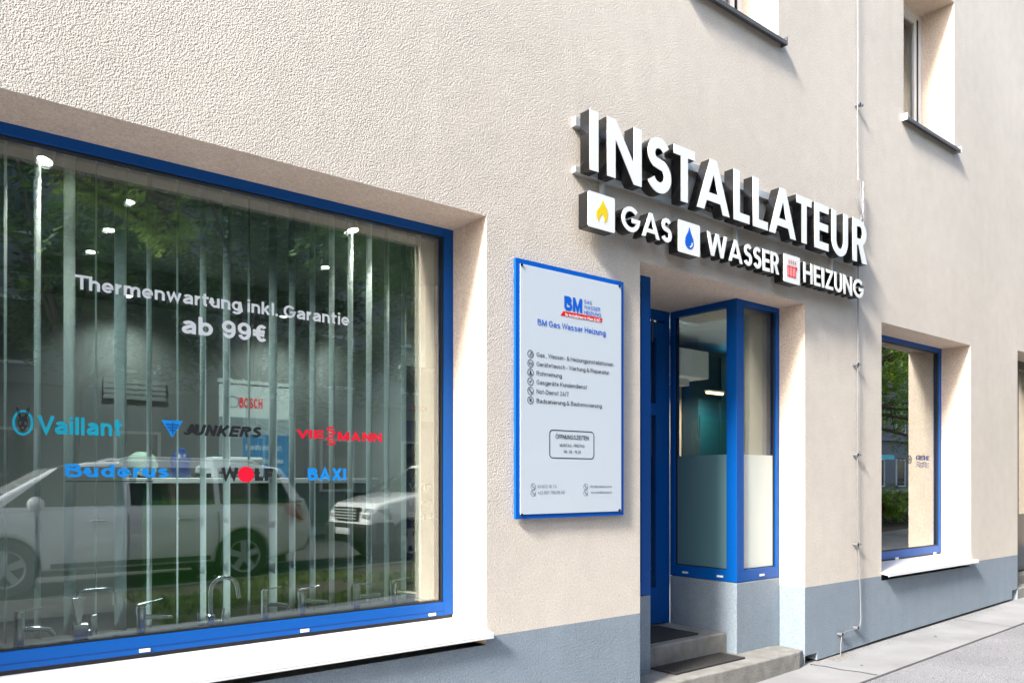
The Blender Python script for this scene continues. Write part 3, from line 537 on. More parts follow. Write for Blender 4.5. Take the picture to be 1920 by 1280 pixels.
# door
df = MB(); df.box(4.38, 4.45, YD, YD+.09, .296, SOF-.001); df.box(5.35, 5.419, YD, YD+.09, .296, SOF-.001); df.box(4.45, 5.35, YD, YD+.09, SOF-.09, SOF-.001)
door = df.build('door', 'blue', bld, bevel=.003); door['label'] = 'blue entrance door deep in the recess'
dl = MB(); dl.box(4.46, 4.58, YD-.015, YD+.06, .31, 2.90); dl.box(5.225, 5.345, YD-.015, YD+.06, .31, 2.90); dl.box(4.58, 5.225, YD-.015, YD+.06, .31, .62); dl.box(4.58, 5.225, YD-.015, YD+.06, 2.76, 2.90); dl.box(4.58, 5.225, YD-.014, YD+.06, 2.10, 2.20)
dl.build('door_leaf', 'blue', door, bevel=.003)
box('pane', 'pane_clear', door, 4.579, 5.226, YD+.01, YD+.03, .619, 2.101); box('pane', 'pane_clear', door, 4.579, 5.226, YD+.01, YD+.03, 2.199, 2.761)
hx_, hz_ = at(1223, 618, YD-.03)
MB().cyl((hx_,YD-.03,hz_-.10),(hx_,YD-.03,hz_+.10),.009,n=10).build('hinge', 'dark_metal', door, smooth=True)
b = MB(); b.tube([(4.52,YD-.015,1.33),(4.52,YD-.07,1.33),(4.64,YD-.07,1.33)], .011, 8); b.build('door_handle', 'rail', door, smooth=True)
# steps
st = MB(); st.prism_x([(.335,-.2),(1.1,-.2),(1.1,.295),(.335,.295)], 4.38, XB); st.build('doorstep', 'concrete', bld, bevel=.012, seg=3)
st = MB()
xs = [4.0,4.5,5.0,5.5,5.9,6.06]; ys = [-.035,-.03,-.04,-.035,-.03,.03]
for i in range(5):
    a, c = xs[i], xs[i+1]; st.hexa([(a,ys[i],-.25),(c,ys[i+1],-.25),(c,.34,-.25),(a,.34,-.25)], [(a,ys[i],.135),(c,ys[i+1],.135 if i<4 else .12),(c,.34,.135 if i < 4 else .12),(a,.34,.135)])
for v in range(len(st.v)): pass
st.build('doorstep', 'concrete', bld, weld=True, bevel=.014, seg=3)
box('door_threshold', 'concrete', bld, 4.38, XB, 1.1001, 1.6, .0, .29)
# second entrance at the far right
d2 = MB(); d2.box(10.721, 10.80, .30, .38, .35, 3.109); d2.box(12.42, 12.499, .30, .38, .35, 3.109); d2.box(10.80, 12.42, .30, .38, 3.0, 3.109); d2.box(11.58, 11.66, .30, .38, .35, 3.0)
door2 = d2.build('door', 'anthracite', bld, bevel=.003); door2['label'] = 'dark grey neighbouring door at the right edge'
d3 = MB(); d3.box(10.80, 11.58, .32, .36, .35, 1.1); d3.box(11.66, 12.42, .32, .36, .35, 1.1); d3.build('door_leaf', 'anthracite', door2)
MB().box(10.801, 11.579, .33, .345, 1.1, 3.0).box(11.661, 12.419, .33, .345, 1.1, 3.0).build('pane', 'pane_upper', door2)
for i, (yy, z) in enumerate(((.15, .35), (.0, .235))): box('doorstep', 'concrete', bld, 10.721, 12.499, yy, yy+.152, -.1, z, bevel=.01)
box('vestibule_wall', 'iwall', bld, 10.6, 12.7, 1.2, 1.25, 0, 3.3)

# ---- interior shell
CZ, FZ, YBK = 3.235, .295, 4.62
def wpl(name, m, *p): return MB().quad(*p).build(name, m, bld)
box('interior_ceiling', 'iceil', bld, -5, 3.8, .421, YBK, CZ, CZ+.1); box('interior_ceiling', mat('pale_ceiling', (.72,.74,.73), .9), bld, 3.801, 10.6, .421, YBK, CZ, CZ+.1)
box('interior_floor', 'ifloor', bld, -5, 4.379, .421, YBK, FZ-.1, FZ)
M['pfloor'] = mat('pale_tile_floor', (.42,.43,.42), .5)  # floor made pale to bounce lamp light up to the ceiling
box('interior_floor', 'pfloor', bld, 5.421, 10.6, .94, YBK, FZ-.1, FZ); box('interior_floor', 'ifloor', bld, 4.379, 5.421, 1.6, YBK, FZ-.1, FZ)
box('interior_wall', 'iwall', bld, -5, 10.6, YBK, YBK+.1, FZ-.1, CZ)
box('interior_wall', 'iwall', bld, -5.1, -5, .43, YBK, FZ-.1, CZ); box('interior_wall', 'iwall', bld, 10.6, 10.7, .43, YBK, FZ-.1, CZ)
box('interior_wall', 'iwall', bld, 3.7, 3.8, 2.2, YBK-.001, FZ-.1, CZ-.001)
b = MB(); b.box(-5, -.9, .43, .5, FZ-.3, CZ); b.box(2.71, 3.99, .43, .5, FZ-.3, CZ); b.box(-.9, 2.71, .43, .5, FZ-.3, .70); b.box(-.9, 2.71, .43, .5, 3.05, CZ); b.build('interior_wall', 'iwall', bld); b = MB()
b.box(6.03, 7.34, .43, .5, FZ-.3, CZ); b.box(9.36, 10.6, .43, .5, FZ-.3, CZ); b.box(7.34, 9.36, .43, .5, FZ-.3, .70); b.box(7.34, 9.36, .43, .5, 3.03, CZ)
b.build('interior_wall', 'iwall', bld)
box('ceiling_beam', 'iceil', bld, -5, 3.69, 3.2, 3.5, CZ-.16, CZ-.001)
box('interior_sill', mat('dark_inner_sill', (.035,.036,.04), .5), bld, -.9, 2.707, .407, .80, .70, .775)
box('interior_sill', 'white', bld, 7.343, 9.359, .385, .60, .70, .775)
box('roof_slab', 'iceil', bld, X0, X1, .001, 6, ZT, ZT+.2)
b = MB(); b.box(X0, X1, 5.9, 6, -1, ZT-.001); b.box(X0, X0+.05, .001, 5.9, -1, ZT-.001); b.box(X1-.05, X1, .001, 5.9, -1, ZT-.001); b.build('rear_wall', 'iwall', bld)
# inner box behind the upper windows
# ---------------------------------------------------------------- illuminated sign
DD = 3.6
def sxy(x): return x*DD
YF, YBL = -.034*DD, -.0105*DD      # letter faces and letter backs
def arc(cx, cz, rx, rz, a0, a1, n=14): return [(cx+rx*cos(radians(a0+(a1-a0)*i/n)), cz+rz*sin(radians(a0+(a1-a0)*i/n))) for i in range(n+1)]
def stroke(pts, s):
    n = len(pts); Lf = []; R = []
    for i in range(n):
        p = Vector(pts[i]); d0 = (p-Vector(pts[i-1])).normalized() if i else None; d1 = (Vector(pts[i+1])-p).normalized() if i < n-1 else None
        d0 = d0 or d1; d1 = d1 or d0; nrm0 = Vector((-d0.y, d0.x)); nrm1 = Vector((-d1.y, d1.x)); m_ = (nrm0+nrm1); m_ = m_.normalized()
        k = s/2/max(.3, m_.dot(nrm1)); Lf.append(tuple(p+m_*k)); R.append(tuple(p-m_*k))
    return Lf+R[::-1]
def glyph(ch, w, s=.2, h=.17):
    if ch == 'I': return [[(0,0),(w,0),(w,1),(0,1)]]
    if ch == 'N': return [[(0,0),(s,0),(s,.66),(w-s*1.02,0),(w,0),(w,1),(w-s,1),(w-s,.36),(s*1.02,1),(0,1)]]
    if ch == 'T': return [[(w/2-s/2,0),(w/2+s/2,0),(w/2+s/2,1-h),(w,1-h),(w,1),(0,1),(0,1-h),(w/2-s/2,1-h)]]
    if ch == 'L': return [[(0,0),(w,0),(w,h),(s,h),(s,1),(0,1)]]
    if ch == 'E': return [[(0,0),(w,0),(w,h),(s,h),(s,.5-h/2),(w*.96,.5-h/2),(w*.96,.5+h/2),(s,.5+h/2),(s,1-h),(w,1-h),(w,1),(0,1)]]
    if ch == 'H': return [[(0,0),(s,0),(s,.43),(w-s,.43),(w-s,0),(w,0),(w,1),(w-s,1),(w-s,.43+h),(s,.43+h),(s,1),(0,1)]]
    if ch == 'Z': return [[(0,0),(w,0),(w,h),(s*1.25,h),(w,1-h*.6),(w,1),(.04,1),(.04,1-h),(w-s*1.25,1-h),(0,h*.6)]]
    if ch == 'A':
        a = s*.5; q = s*1.08; m_ = w/2-a
        return [[(0,0),(q,0),(q+m_*.19,.19),(w-q-m_*.19,.19),(w-q,0),(w,0),(w/2+a,1),(w/2-a,1)], [(q+m_*.35,.35),(w/2,min(.8,(w/2-q)/m_)),(w-q-m_*.35,.35)]]
    if ch == 'U':
        r = w/2; return [[(0,1)]+arc(r,.36,r,.375,180,360)+[(w,1),(w-s,1)]+arc(r,.36,r-s,.375-h,360,180)+[(s,1)]]
    if ch == 'R':
        rb = .30; c = w*.48; rx = w*.95-c
        return [[(0,0),(0,1)]+arc(c,1-rb,rx,rb,90,-62)+[(w,0),(w-s*1.2,0),(w*.40,.40),(s,.40),(s,0)], [(s,1-h),(s,.555)]+arc(c,.7,rx-s*.95,.7-.555,-90,90)]
    if ch == 'S':
        cx = w/2; rx = (w-s)/2; rt = .195; rb = .215; z1 = 1-s/2-rt; z2 = s/2+rb
        pts = arc(cx, z1, rx*.9, rt, 28, 235, 16)+arc(cx, z2, rx, rb, 62, -158, 16)
        return [stroke(pts, s*.96)]
    if ch == 'G':
        rx = (w-s)/2; return [stroke(arc(w/2,.5,rx,.5-s/2,42,350,26)+[(w-s/2,.46),(w*.56,.46)], s*.95)]
    if ch == 'W':
        a = s*1.12; v = w*.27; u = 2*a/(w-a); c1 = lambda z: a/2+(v-a/2)*(1-z); I1 = (c1(u)+a/2, u); um = (w/2-a/2-v)/(w/2-v)
        return [[(0,1),(a,1),I1,(w/2-a/2,1),(w/2+a/2,1),(w-I1[0],u),(w-a,1),(w,1),(w-v+a/2,0),(w-v-a/2,0),(w/2,um),(v+a/2,0),(v-a/2,0)]]
sign = thing('shop_sign', 'three dimensional white faced black sided INSTALLATEUR sign above the entrance', 'sign', (0,0,0))
def letter(ch, x0, x1, z0, z1, s=.2, h=.17):
    H = z1-z0; wd = (x1-x0)/H; lp = [[(x0+x*H, z0+z*H) for x, z in l] for l in glyph(ch, wd, s, h)]
    o = shape(lp, 'letter', 'letter_side', sign, YF+.0045, YBL-YF-.0045)
    f = shape(lp, 'letter_face', 'letter_face', o, YF, .004)
    return o
Z0, Z1 = CH+.5316*DD, CH+.6349*DD
for ch, a, c in (('I',.947,.968),('N',.9895,1.078),('S',1.0921,1.1603),('T',1.1673,1.2297),('A',1.2362,1.3403),('L',1.3543,1.4083),('L',1.4207,1.4744),('A',1.4795,1.5821),('T',1.5847,1.6458),('E',1.6582,1.7188),('U',1.7322,1.8064),('R',1.828,1.8984)):
    letter(ch, a*DD, c*DD, Z0, Z1)
zz0, zz1 = CH+.4450*DD, CH+.4905*DD
RW = {'G':.98,'A':1.0,'S':.60,'W':1.38,'E':.54,'R':.64,'H':.76,'I':.2,'Z':.66,'U':.70,'N':.80}
def word(wd, xa, xb, gap=.105):
    tot = sum(RW[c] for c in wd)+gap*(len(wd)-1); k = (xb-xa)/tot; x = xa
    for c in wd: letter(c, x, x+RW[c]*k, zz0, zz1, .19, .165); x += (RW[c]+gap)*k
fx = lambda px: at(px, 900, YF)[0]
word('GAS', fx(1166), fx(1260)); word('WASSER', fx(1326), fx(1461)); word('HEIZUNG', fx(1507), fx(1619.5), .135)
def rrect(x0, x1, z0, z1, r):
    return arc(x1-r,z0+r,r,r,-90,0,6)+arc(x1-r,z1-r,r,r,0,90,6)+arc(x0+r,z1-r,r,r,90,180,6)+arc(x0+r,z0+r,r,r,180,270,6)
bz0, bz1 = CH+.4345*DD, CH+.4955*DD
def ibox(pa, pb):
    x0, x1 = fx(pa), fx(pb); lp = [rrect(x0, x1, bz0, bz1, .012)]
    o = shape(lp, 'icon_box', 'letter_side', sign, YF+.0045, YBL-YF-.0045); shape(lp, 'icon_face', 'letter_face', o, YF, .004); return o, x0, x1
def ipt(pts): return [at(px, py, YF) for px, py in pts]
o, x0, x1 = ibox(1102.7, 1153)
zc = lambda u: bz0+(bz1-bz0)*u; xc = lambda u: x0+(x1-x0)*u
fl = [(.53,.86),(.60,.74),(.70,.62),(.73,.46),(.70,.30),(.60,.20),(.60,.32),(.52,.46),(.43,.34),(.38,.20),(.30,.34),(.31,.48),(.42,.62),(.50,.74)]
shape([[(xc(a),zc(b)) for a,b in fl]], 'flame_icon', 'yellow', o, YF-.0012, .001)
o, x0, x1 = ibox(1272, 1312.5)
dr = [(.50,.86),(.44,.70),(.32,.50)]+arc(.5,.36,.20,.20,160,380,18)+[(.68,.50),(.56,.70)]
shape([[(xc(a),zc(b)) for a,b in dr]], 'drop_icon', 'royal', o, YF-.0012, .001)
cr = arc(.5,.36,.15,.15,-80,10,8)+arc(.5,.36,.11,.10,10,-80,8)
shape([[(xc(a),zc(b)) for a,b in cr]], 'highlight_icon', 'letter_face', o, YF-.0024, .001)
o, x0, x1 = ibox(1469.5, 1500)
b = MB()
for k in range(6): b.box(xc(.22+k*.095), xc(.22+k*.095+.050), YF-.0014, YF-.0002, zc(.2), zc(.62))
b.box(xc(.22), xc(.74), YF-.0018, YF-.0015, zc(.23), zc(.25)); b.box(xc(.22), xc(.78), YF-.0018, YF-.0015, zc(.57), zc(.59)); b.box(xc(.74), xc(.80), YF-.0022, YF-.0019, zc(.5), zc(.62))
b.build('radiator_icon', 'red', o)
b = MB()
for k in range(4):
    xx = .30+k*.13; b.tube([(xc(xx+.02*sin(i*1.3)), YF-.002, zc(.68+.022*i)) for i in range(8)], .0022, 4)
b.build('steam_icon', mat('dark_red_film', (.25,.02,.03), .5), o)
r = MB(); RY0, RY1 = YBL+.0005, -.001
r.box(.936*DD, 1.905*DD, RY0, RY1, CH+.532*DD, CH+.5425*DD); r.box(.936*DD, 1.905*DD, RY0, RY1, CH+.612*DD, CH+.628*DD)
r.build('rail', 'rail', sign, bevel=.002)
b = MB()
for x in (.99, 1.32, 1.64, 1.87): b.box(x*DD-.02, x*DD+.02, RY0+.004, RY1-.002, CH+.5425*DD+.0005, CH+.612*DD-.0005)
for x in (1.005, 1.4, 1.78): b.box(x*DD-.012, x*DD+.012, RY0+.006, RY1-.002, CH+.49*DD, CH+.532*DD-.0005)
b.box(.955*DD, 1.895*DD, RY0+.008, RY1-.004, CH+.475*DD, CH+.483*DD)
b.build('bracket', 'rail', sign)
b = MB()
for x in (.998, 1.24, 1.6): b.cyl((x*DD, YBL-.03, CH+.60*DD),(x*DD, YBL-.03, CH+.604*DD), .01)

# ---------------------------------------------------------------- price and hours board
YS = -.035
bd = thing('wall_sign', 'upright milky white notice board with blue border listing plumbing services', 'sign', (*at(1069, 970, YS)[:1], -.02, at(1069, 970, YS)[1]))
bx_, bz_ = bd.location.x, bd.location.z
class _P: pass
def loc(o): o.location = -bd.location; o.parent = bd; return o
(xa, zt), (xb, zt2) = at(968, 484.5, YS), at(1170, 527, YS); zbt = at(968, 973, YS)[1]
ztp = (zt+zt2)/2
def bpart(o): o.parent = bd; o.location = -bd.location; return o
bpart(box('backing', 'blue2', None, xa, xb, YS+.004, -.012, zbt, ztp))
(wx0, wz1), (wx1, _), = at(975.5, 494, YS), at(1164.5, 530, YS); wz0 = at(981, 964, YS)[1]
bpart(box('face_panel', 'board', None, wx0, wx1, YS-.002, YS+.0035, wz0, wz1, bevel=.001))
YT = YS-.0032
for px, py in ((978.5,496),(1162,536.5),(1162,956),(979,965)):
    x, z = at(px, py, YS-.006); bpart(MB().cyl((x,YS-.008,z),(x,YS-.0022,z),.0085,n=14).build('screw', 'black', None))
b = MB()
for x in (wx0+.02, wx1-.02):
    for z in (wz0+.02, wz1-.02): b.cyl((x,-.0118,z),(x,-.0005,z),.012)
bpart(b.build('standoff', 'rail', None))
def bt(s, m, *a, **k): o = tpx(s, 'lettering', m, None, *a, YT, **k); return bpart(o)
bt('BM', 'royal', 1058, 1091.5, 581, 27, bold=.24, gap=.06)
bt('GAS', 'royal', 1095, 1109.5, 568.7, 7.2, bold=.14); bt('WASSER', 'royal', 1095, 1125.5, 578.5, 7.2, bold=.14); bt('HEIZUNG', 'royal', 1095, 1127, 588.7, 7.2, bold=.14)
bpart(shape([[at(*q, YT) for q in ((1051,591),(1128.5,604.4),(1129,596.2),(1056.5,583))]], 'banner', 'red', None, YT, .0008))
tpx('Ihr Installateur in Wien & NÖ', 'lettering', 'white', bd, 1060, 1125.5, 592.2, 5.8, YT-.0012, bold=.19).location = -bd.location
bt('BM Gas Wasser Heizung', 'royal', 1008, 1135, 609, 11.5, bold=.15)
rows = [('Gas , Wasser- & Heizungsinstallationen',1149.5,668.5),('Gerätetausch - Wartung & Reparatur',1142,686.1),('Rohrreinung',1053,703.2),('Gasgeräte Kundendienst',1101,720),('Not-Dienst 24/7',1066,737.5),('Badsanierung & Badrenovierung',1128,755)]
for i, (s, r_, zb_) in enumerate(rows):
    bt(s, 'ink', 1006, r_, zb_, 8.4, bold=.125)
    x, z = at(994.7, zb_-5.2, YT); R_ = .0235
    bpart(shape(ring(x, z, R_, R_*1.0, .0034), 'icon_ring', 'ink', None, YT, .0008))
    q = MB(); y0_, y1_ = YT-.0004, YT+.0006
    if i == 0: q.tube([(x-.009,y0_,z-.011),(x+.006,y0_,z+.008)], .002, 6); q.add([(x+.002,y0_,z+.004),(x+.012,y0_,z+.004),(x+.012,y0_,z+.013),(x+.004,y0_,z+.013)], [(0,1,2,3)])
    if i == 1: q.box(x-.012,x+.012,y0_,y1_,z+.004,z+.0065); q.box(x-.012,x+.012,y0_,y1_,z-.008,z-.0055); q.box(x-.012,x-.0095,y0_,y1_,z-.0055,z+.004); q.box(x+.0095,x+.012,y0_,y1_,z-.0055,z+.004)
    if i == 2: q.prism_y(disc(x, z+.006, .006, n=12), y0_, y1_); q.prism_y([(x-.012,z-.012),(x+.012,z-.012),(x+.005,z-.001),(x-.005,z-.001)], y0_, y1_)
    if i == 3: q.prism_y([(x-.011,z-.001),(x-.004,z-.010),(x+.011,z+.010),(x+.007,z+.013),(x-.004,z-.002),(x-.008,z+.003)], y0_, y1_)
    if i == 4: q.tube([(x-.008,y0_,z+.011),(x-.007,y0_,z+.002),(x-.001,y0_,z-.007),(x+.009,y0_,z-.010)], [.0042,.002,.002,.0042], 6)
    if i == 5:
        for a in range(3): q.box(x-.008,x+.008,y0_,y1_,z-.009+a*.007,z-.0045+a*.007)
    bpart(q.build('service_icon', 'ink', None))
(hx0, hz1), (hx1, hz0) = at(1030, 804.5, YT), at(1114, 860.5, YT)
bpart(shape([rrect(hx0,hx1,hz0,hz1,.026), rrect(hx0+.005,hx1-.005,hz0+.005,hz1-.005,.022)], 'hours_frame', 'ink', None, YT, .0008))
bt('ÖFFNUNGSZEITEN', 'ink', 1041.6, 1103.6, 822, 8.2, bold=.155); bt('MONTAG - FREITAG', 'ink', 1049.6, 1096, 837, 5.6, bold=.14); bt('09 : 00 - 15:30', 'ink', 1057, 1089, 849, 5.6, bold=.14)
bt('01 972 10 74', 'grey_ink', 1008, 1043.5, 914.5, 6.2, bold=.11); bt('+43 667 788 66 59', 'grey_ink', 1008, 1058, 926, 6.2, bold=.11)
bt('office@installateur-bm.at', 'grey_ink', 1106, 1147, 913.5, 4.2); bt('www.installateur-bm.at', 'grey_ink', 1107.5, 1147, 924.5, 4.2)
for px in (999.5, 1098):
    for py in (911.5, 923.3):
        x, z = at(px, py, YT); bpart(shape(ring(x, z, .019, .019, .002), 'icon_ring', 'grey_ink', None, YT, .0008))
        bpart(MB().tube([(x-.006,YT,z+.008),(x-.005,YT,z+.001),(x,YT,z-.005),(x+.007,YT,z-.007)], [.0035,.0017,.0017,.0035], 6).build('contact_icon', 'grey_ink', None))

# ---------------------------------------------------------------- wire down the facade
YC = -.028; CX = 6.86
wire = thing('conductor_wire', 'thin galvanised wire clipped down the facade and jogging left at the pavement', 'wire', (CX, YC, gz(CX)))
def wp(o): o.location = -wire.location; o.parent = wire; return o
zj1, zj2 = at(1612, 340, YC)[1], at(1612, 408, YC)[1]
xL, zL = at(1577, 1188, YC); zk = at(1606, 1176, YC)[1]
pts = [(CX-.012, YC, ZT)]
for z in (7.4, 6.1, 5.3, 4.75): pts.append((CX-.012+random.uniform(-.006,.006), YC, z))
wp(MB().tube(pts+[(CX-.008, YC, zj1)], .0042, 8).build('upper_cable', 'whitecable', None, smooth=True))
pts = [(CX+.01, YC-.012, zj1+.02), (CX+.03, YC-.01, (zj1+zj2)/2), (CX+.01, YC-.02, zj2), (CX-.005, YC, zj2-.35)]
for z in (2.6, 2.2, 1.7, 1.2): pts.append((CX-.01+random.uniform(-.008,.008), YC, z))
pts += [(CX+.035, YC, .5), (CX+.045, YC, zk+.07), (CX+.025, YC, zk+.015), (CX-.03, YC, zk-.01), (xL+.07, YC, zL+.01), (xL+.012, YC, zL-.015), (xL-.005, YC, zL-.09), (xL-.01, YC, gz(xL)-.02)]
wp(MB().tube(pts, .0055, 8).build('lower_wire', 'cable', None, smooth=True))
wp(MB().tube([(CX+.045+.01*sin(i*2.2), YC-.02, zj1-i*(zj1-zj2)/9) for i in range(10)]+[(CX+.05, YC-.02, zj2-.1)], .007, 8).build('cable_bundle', 'whitecable', None, smooth=True))
wp(MB().tube([(CX-.03,YC,zj1-.16),(CX-.015,YC-.02,zj1-.26),(CX+.03,YC-.02,zj1-.33),(CX-.02,YC-.01,zj1-.46)], .009, 8).build('cable_clamp', 'clip', None, smooth=True))
for (px, py) in ((1611,197),(1611,538),(1607,683),(1607,852),(1607,1020),(1607,1176),(1578,1188)):
    x, z = at(px, py, YC)
    b = MB(); b.cyl((x-.012,-.001,z),(x-.012,YC-.016,z),.014,n=12); b.cyl((x+.012,YC-.010,z),(x+.036,YC-.010,z+.004),.013,n=10); b.box(x-.018,x+.024,YC-.016,YC+.012,z-.012,z+.012)
    wp(b.build('wire_clip', 'clip', None, smooth=True))

# ---------------------------------------------------------------- mats
def doormat(name, label, x0, x1, y0, y1, z, m, nx, ny):
    b = MB(); b.box(x0,x1,y0,y0+.02,z,z+.014); b.box(x0,x1,y1-.02,y1,z,z+.014); b.box(x0,x0+.02,y0+.02,y1-.02,z,z+.014); b.box(x1-.02,x1,y0+.02,y1-.02,z,z+.014)
    for i in range(nx): x = x0+.02+(x1-x0-.04)*(i+.5)/nx; b.box(x-.004,x+.004,y0+.02,y1-.02,z+.001,z+.011)
    for i in range(ny): y = y0+.02+(y1-y0-.04)*(i+.5)/ny; b.box(x0+.02,x1-.02,y-.004,y+.004,z+.0015,z+.0118)
    o = b.build(name, m, None); b2 = MB().box(x0+.01,x1-.01,y0+.01,y1-.01,z+.0004,z+.003).build('backing', 'black', o); tag(o, label, 'doormat'); return o
doormat('doormat', 'black doormat on the upper doorstep before the blue door', 4.5, 5.16, .42, .86, .2955, 'mat', 46, 26)
doormat('grating_mat', 'dark metal grating mat on the lower doorstep', 4.48, 5.32, .09, .325, .1355, 'mat', 34, 8)

# ---------------------------------------------------------------- shop interior
def dirs(px): t = (px-960)/FPX; return cos(TH)+t*sin(TH), sin(TH)-t*cos(TH)
YBL_ = .64
blind = thing('vertical_blind', 'open vertical blind of pale fabric slats hanging inside the large shop window', 'blind', (.9, YBL_, 3.16))
box('headrail', 'white', blind, -1.75, 1.78, -.03, .03, -.0, .05)
slats = [(10,4,1),(70,9,1),(130,16,1),(180,2.5,1),(226,17,1),(280,7,1),(333,2.5,1),(381,9,1),(425,10.5,1),(467,3,1),(512,12,1),(548,9.5,1),(586,8.5,1),(622,8.5,1),(657,8,1),(692,9,1),(725,8,1),(757,8,1),(-45,6,1),(785,7,1)]
for px, wpx, sg in slats:
    x, _ = at(px, 900, YBL_); t = (px-960)/FPX; D = CD+YBL_; dep = x*cos(TH)+D*sin(TH); Wd = .089
    va = math.atan2(D, x)                                # heading of the sight line: edge-on slats lie along it
    a = va + sg*math.asin(min(1, wpx*1.2/FPX*dep/Wd)); b = MB(); n = 6; tw = random.uniform(-.02, .02)
    for (z, aa) in ((-.01, a), (-2.36, a+tw)):
        for i in range(n+1):
            u = (i/n-.5)*Wd; q = .004*(1-(2*i/n-1)**2); b.v.append((x-.9+u*cos(aa)-q*sin(aa), u*sin(aa)+q*cos(aa), z))
    b.f = [(i, i+1, n+2+i, n+1+i) for i in range(n)]
    o = b.build('slat', 'slat', blind, smooth=True); md = o.modifiers.new('thick', 'SOLIDIFY'); md.thickness = .0012
# faucets on the inner sill
ZS = .776
def chrome(b, n, p): return b.build(n, 'chrome', p, smooth=True)
def faucet(px, kind, label):
    x, _ = at(px, 1150, .52); f = thing('faucet', label, 'faucet', (x, .52, ZS), random.uniform(-.15,.15), 'display taps on the window sill')
    b = MB(); b.lathe([(.030,0),(.030,.006),(.024,.010),(.023,.012)]); chrome(b, 'base', f)
    if kind == 'basin':
        b = MB(); b.lathe([(.022,.012),(.022,.14),(.020,.145)]); chrome(b, 'body', f)
        b = MB(); b.tube([(.015,0,.095),(.07,0,.09),(.115,0,.082),(.135,0,.055)], [.013,.012,.011,.010], 12); chrome(b, 'spout', f)
        b = MB(); b.lathe([(.0215,.147),(.0215,.172),(.018,.176)]); b.hexa([(-.01,-.01,.171),(.09,-.006,.182),(.09,.006,.182),(-.01,.01,.171)], [(-.01,-.01,.178),(.09,-.006,.188),(.09,.006,.188),(-.01,.01,.178)]); chrome(b, 'lever', f)
    elif kind == 'flat':
        b = MB(); b.lathe([(.022,.012),(.021,.09),(.026,.13),(.024,.15)]); chrome(b, 'body', f)
        b = MB(); b.hexa([(.0,-.018,.085),(.145,-.014,.072),(.145,.014,.072),(.0,.018,.085)], [(.0,-.018,.112),(.145,-.014,.088),(.145,.014,.088),(.0,.018,.112)]); b.build('spout', 'chrome', f, bevel=.004)
        b = MB(); b.hexa([(-.02,-.012,.152),(.10,-.008,.172),(.10,.008,.172),(-.02,.012,.152)], [(-.02,-.012,.162),(.10,-.008,.178),(.10,.008,.178),(-.02,.012,.162)]); b.build('lever', 'chrome', f, bevel=.003)
    elif kind == 'block':
        b = MB(); b.box(-.022,.022,-.022,.022,.012,.15); b.build('body', 'chrome', f, bevel=.004)
        b = MB(); b.box(.0225,.15,-.016,.016,.075,.10); b.box(.12,.15,-.015,.015,.062,.0745); b.build('spout', 'chrome', f, bevel=.004)
        b = MB(); b.box(-.02,.105,-.012,.012,.156,.164); b.box(-.018,.018,-.018,.018,.1505,.1555); b.build('lever', 'chrome', f, bevel=.002)
    elif kind == 'square':
        b = MB(); b.box(-.03,.03,-.026,.026,.0125,.095); b.build('body', 'chrome', f, bevel=.004)
        b = MB(); pr_ = [(-.006,.096),(-.006,.215)]+arc(.024,.215,.03,.03,180,90,6)+arc(.10,.205,.048,.04,90,0,8)+[(.150,.165)]
        L2 = stroke(pr_, .016); b.prism_y([(x_, z_) for x_, z_ in L2], -.017, .017); b.build('spout', 'chrome', f, bevel=.002)
        b = MB(); b.box(.0305,.05,-.014,.014,.03,.06); b.box(.046,.072,-.016,.016,.0605,.13); b.build('lever', 'chrome', f, bevel=.004)
    elif kind == 'goose':
        b = MB(); b.lathe([(.021,.012),(.021,.07),(.014,.075)]); chrome(b, 'body', f)
        b = MB(); b.tube([(0,0,.07),(0,0,.19)]+[(.068-.068*cos(a_*pi/10),0,.19+.068*sin(a_*pi/10)) for a_ in range(1,11)]+[(.139,0,.165),(.144,0,.145)], .0115, 12); chrome(b, 'spout', f)
        b = MB(); b.cyl((-.065,0,.03),(.065,0,.03),.012); b.cyl((.058,0,.03),(.066,0,.10),.007,.005); b.cyl((-.058,0,.03),(-.06,0,.085),.007,.005); chrome(b, 'lever', f)
faucet(36, 'basin', 'short chrome basin tap nearest the left edge with drooping spout')
faucet(150, 'square', 'tall square section chrome tap with high arched spout')
faucet(265, 'flat', 'chrome tap with broad flat spout between the two tall taps')
faucet(395, 'goose', 'tall round gooseneck chrome kitchen tap')
faucet(497, 'basin', 'small round chrome basin tap with bent spout right of the gooseneck tap')
faucet(566, 'flat', 'chrome tap with wedge spout under the blue film lettering')
faucet(667, 'block', 'angular chrome tap with straight square spout')
faucet(738, 'flat', 'rightmost chrome tap, by the window frame')
# spotlights at the window head
def spot(px, py, label, tilt, y=.57):
    x, z = at(px, py, y); s = thing('spotlight', label, 'spotlight', (x, y, CZ), 0, 'window spotlights')
    b = MB(); dz = z-CZ; d = Vector(tilt).normalized(); c = Vector((0,0,dz)); a0 = c-d*.10; b.cyl((a0.x,a0.y,0), (a0.x,a0.y,a0.z), .006, n=8); b.build('stem', 'white', s)
    MB().tube([a0, c-d*.004], [.028,.034], 18).build('lamp_head', 'white', s, smooth=True); MB().tube([c-d*.003, c], [.030,.030], 18).build('lamp_lens', 'lamp', s)
    l = bpy.data.lights.new('spot', 'SPOT'); l.energy = 5; l.spot_blend = .5; l.spot_size = radians(80); l.color = (1,.93,.82); l.shadow_soft_size = .03
    lo = bpy.data.objects.new('spot_light', l); COL.objects.link(lo); lo.parent = s; lo.location = c+d*.02; lo.rotation_euler = d.to_track_quat('-Z','Y').to_euler()
spot(84, 303, 'white spotlight shining near the top left of the shop window', (-.25,-.15,-.9))
spot(662, 433, 'white spotlight hanging near the top right of the shop window', (.15,-.15,-.95))
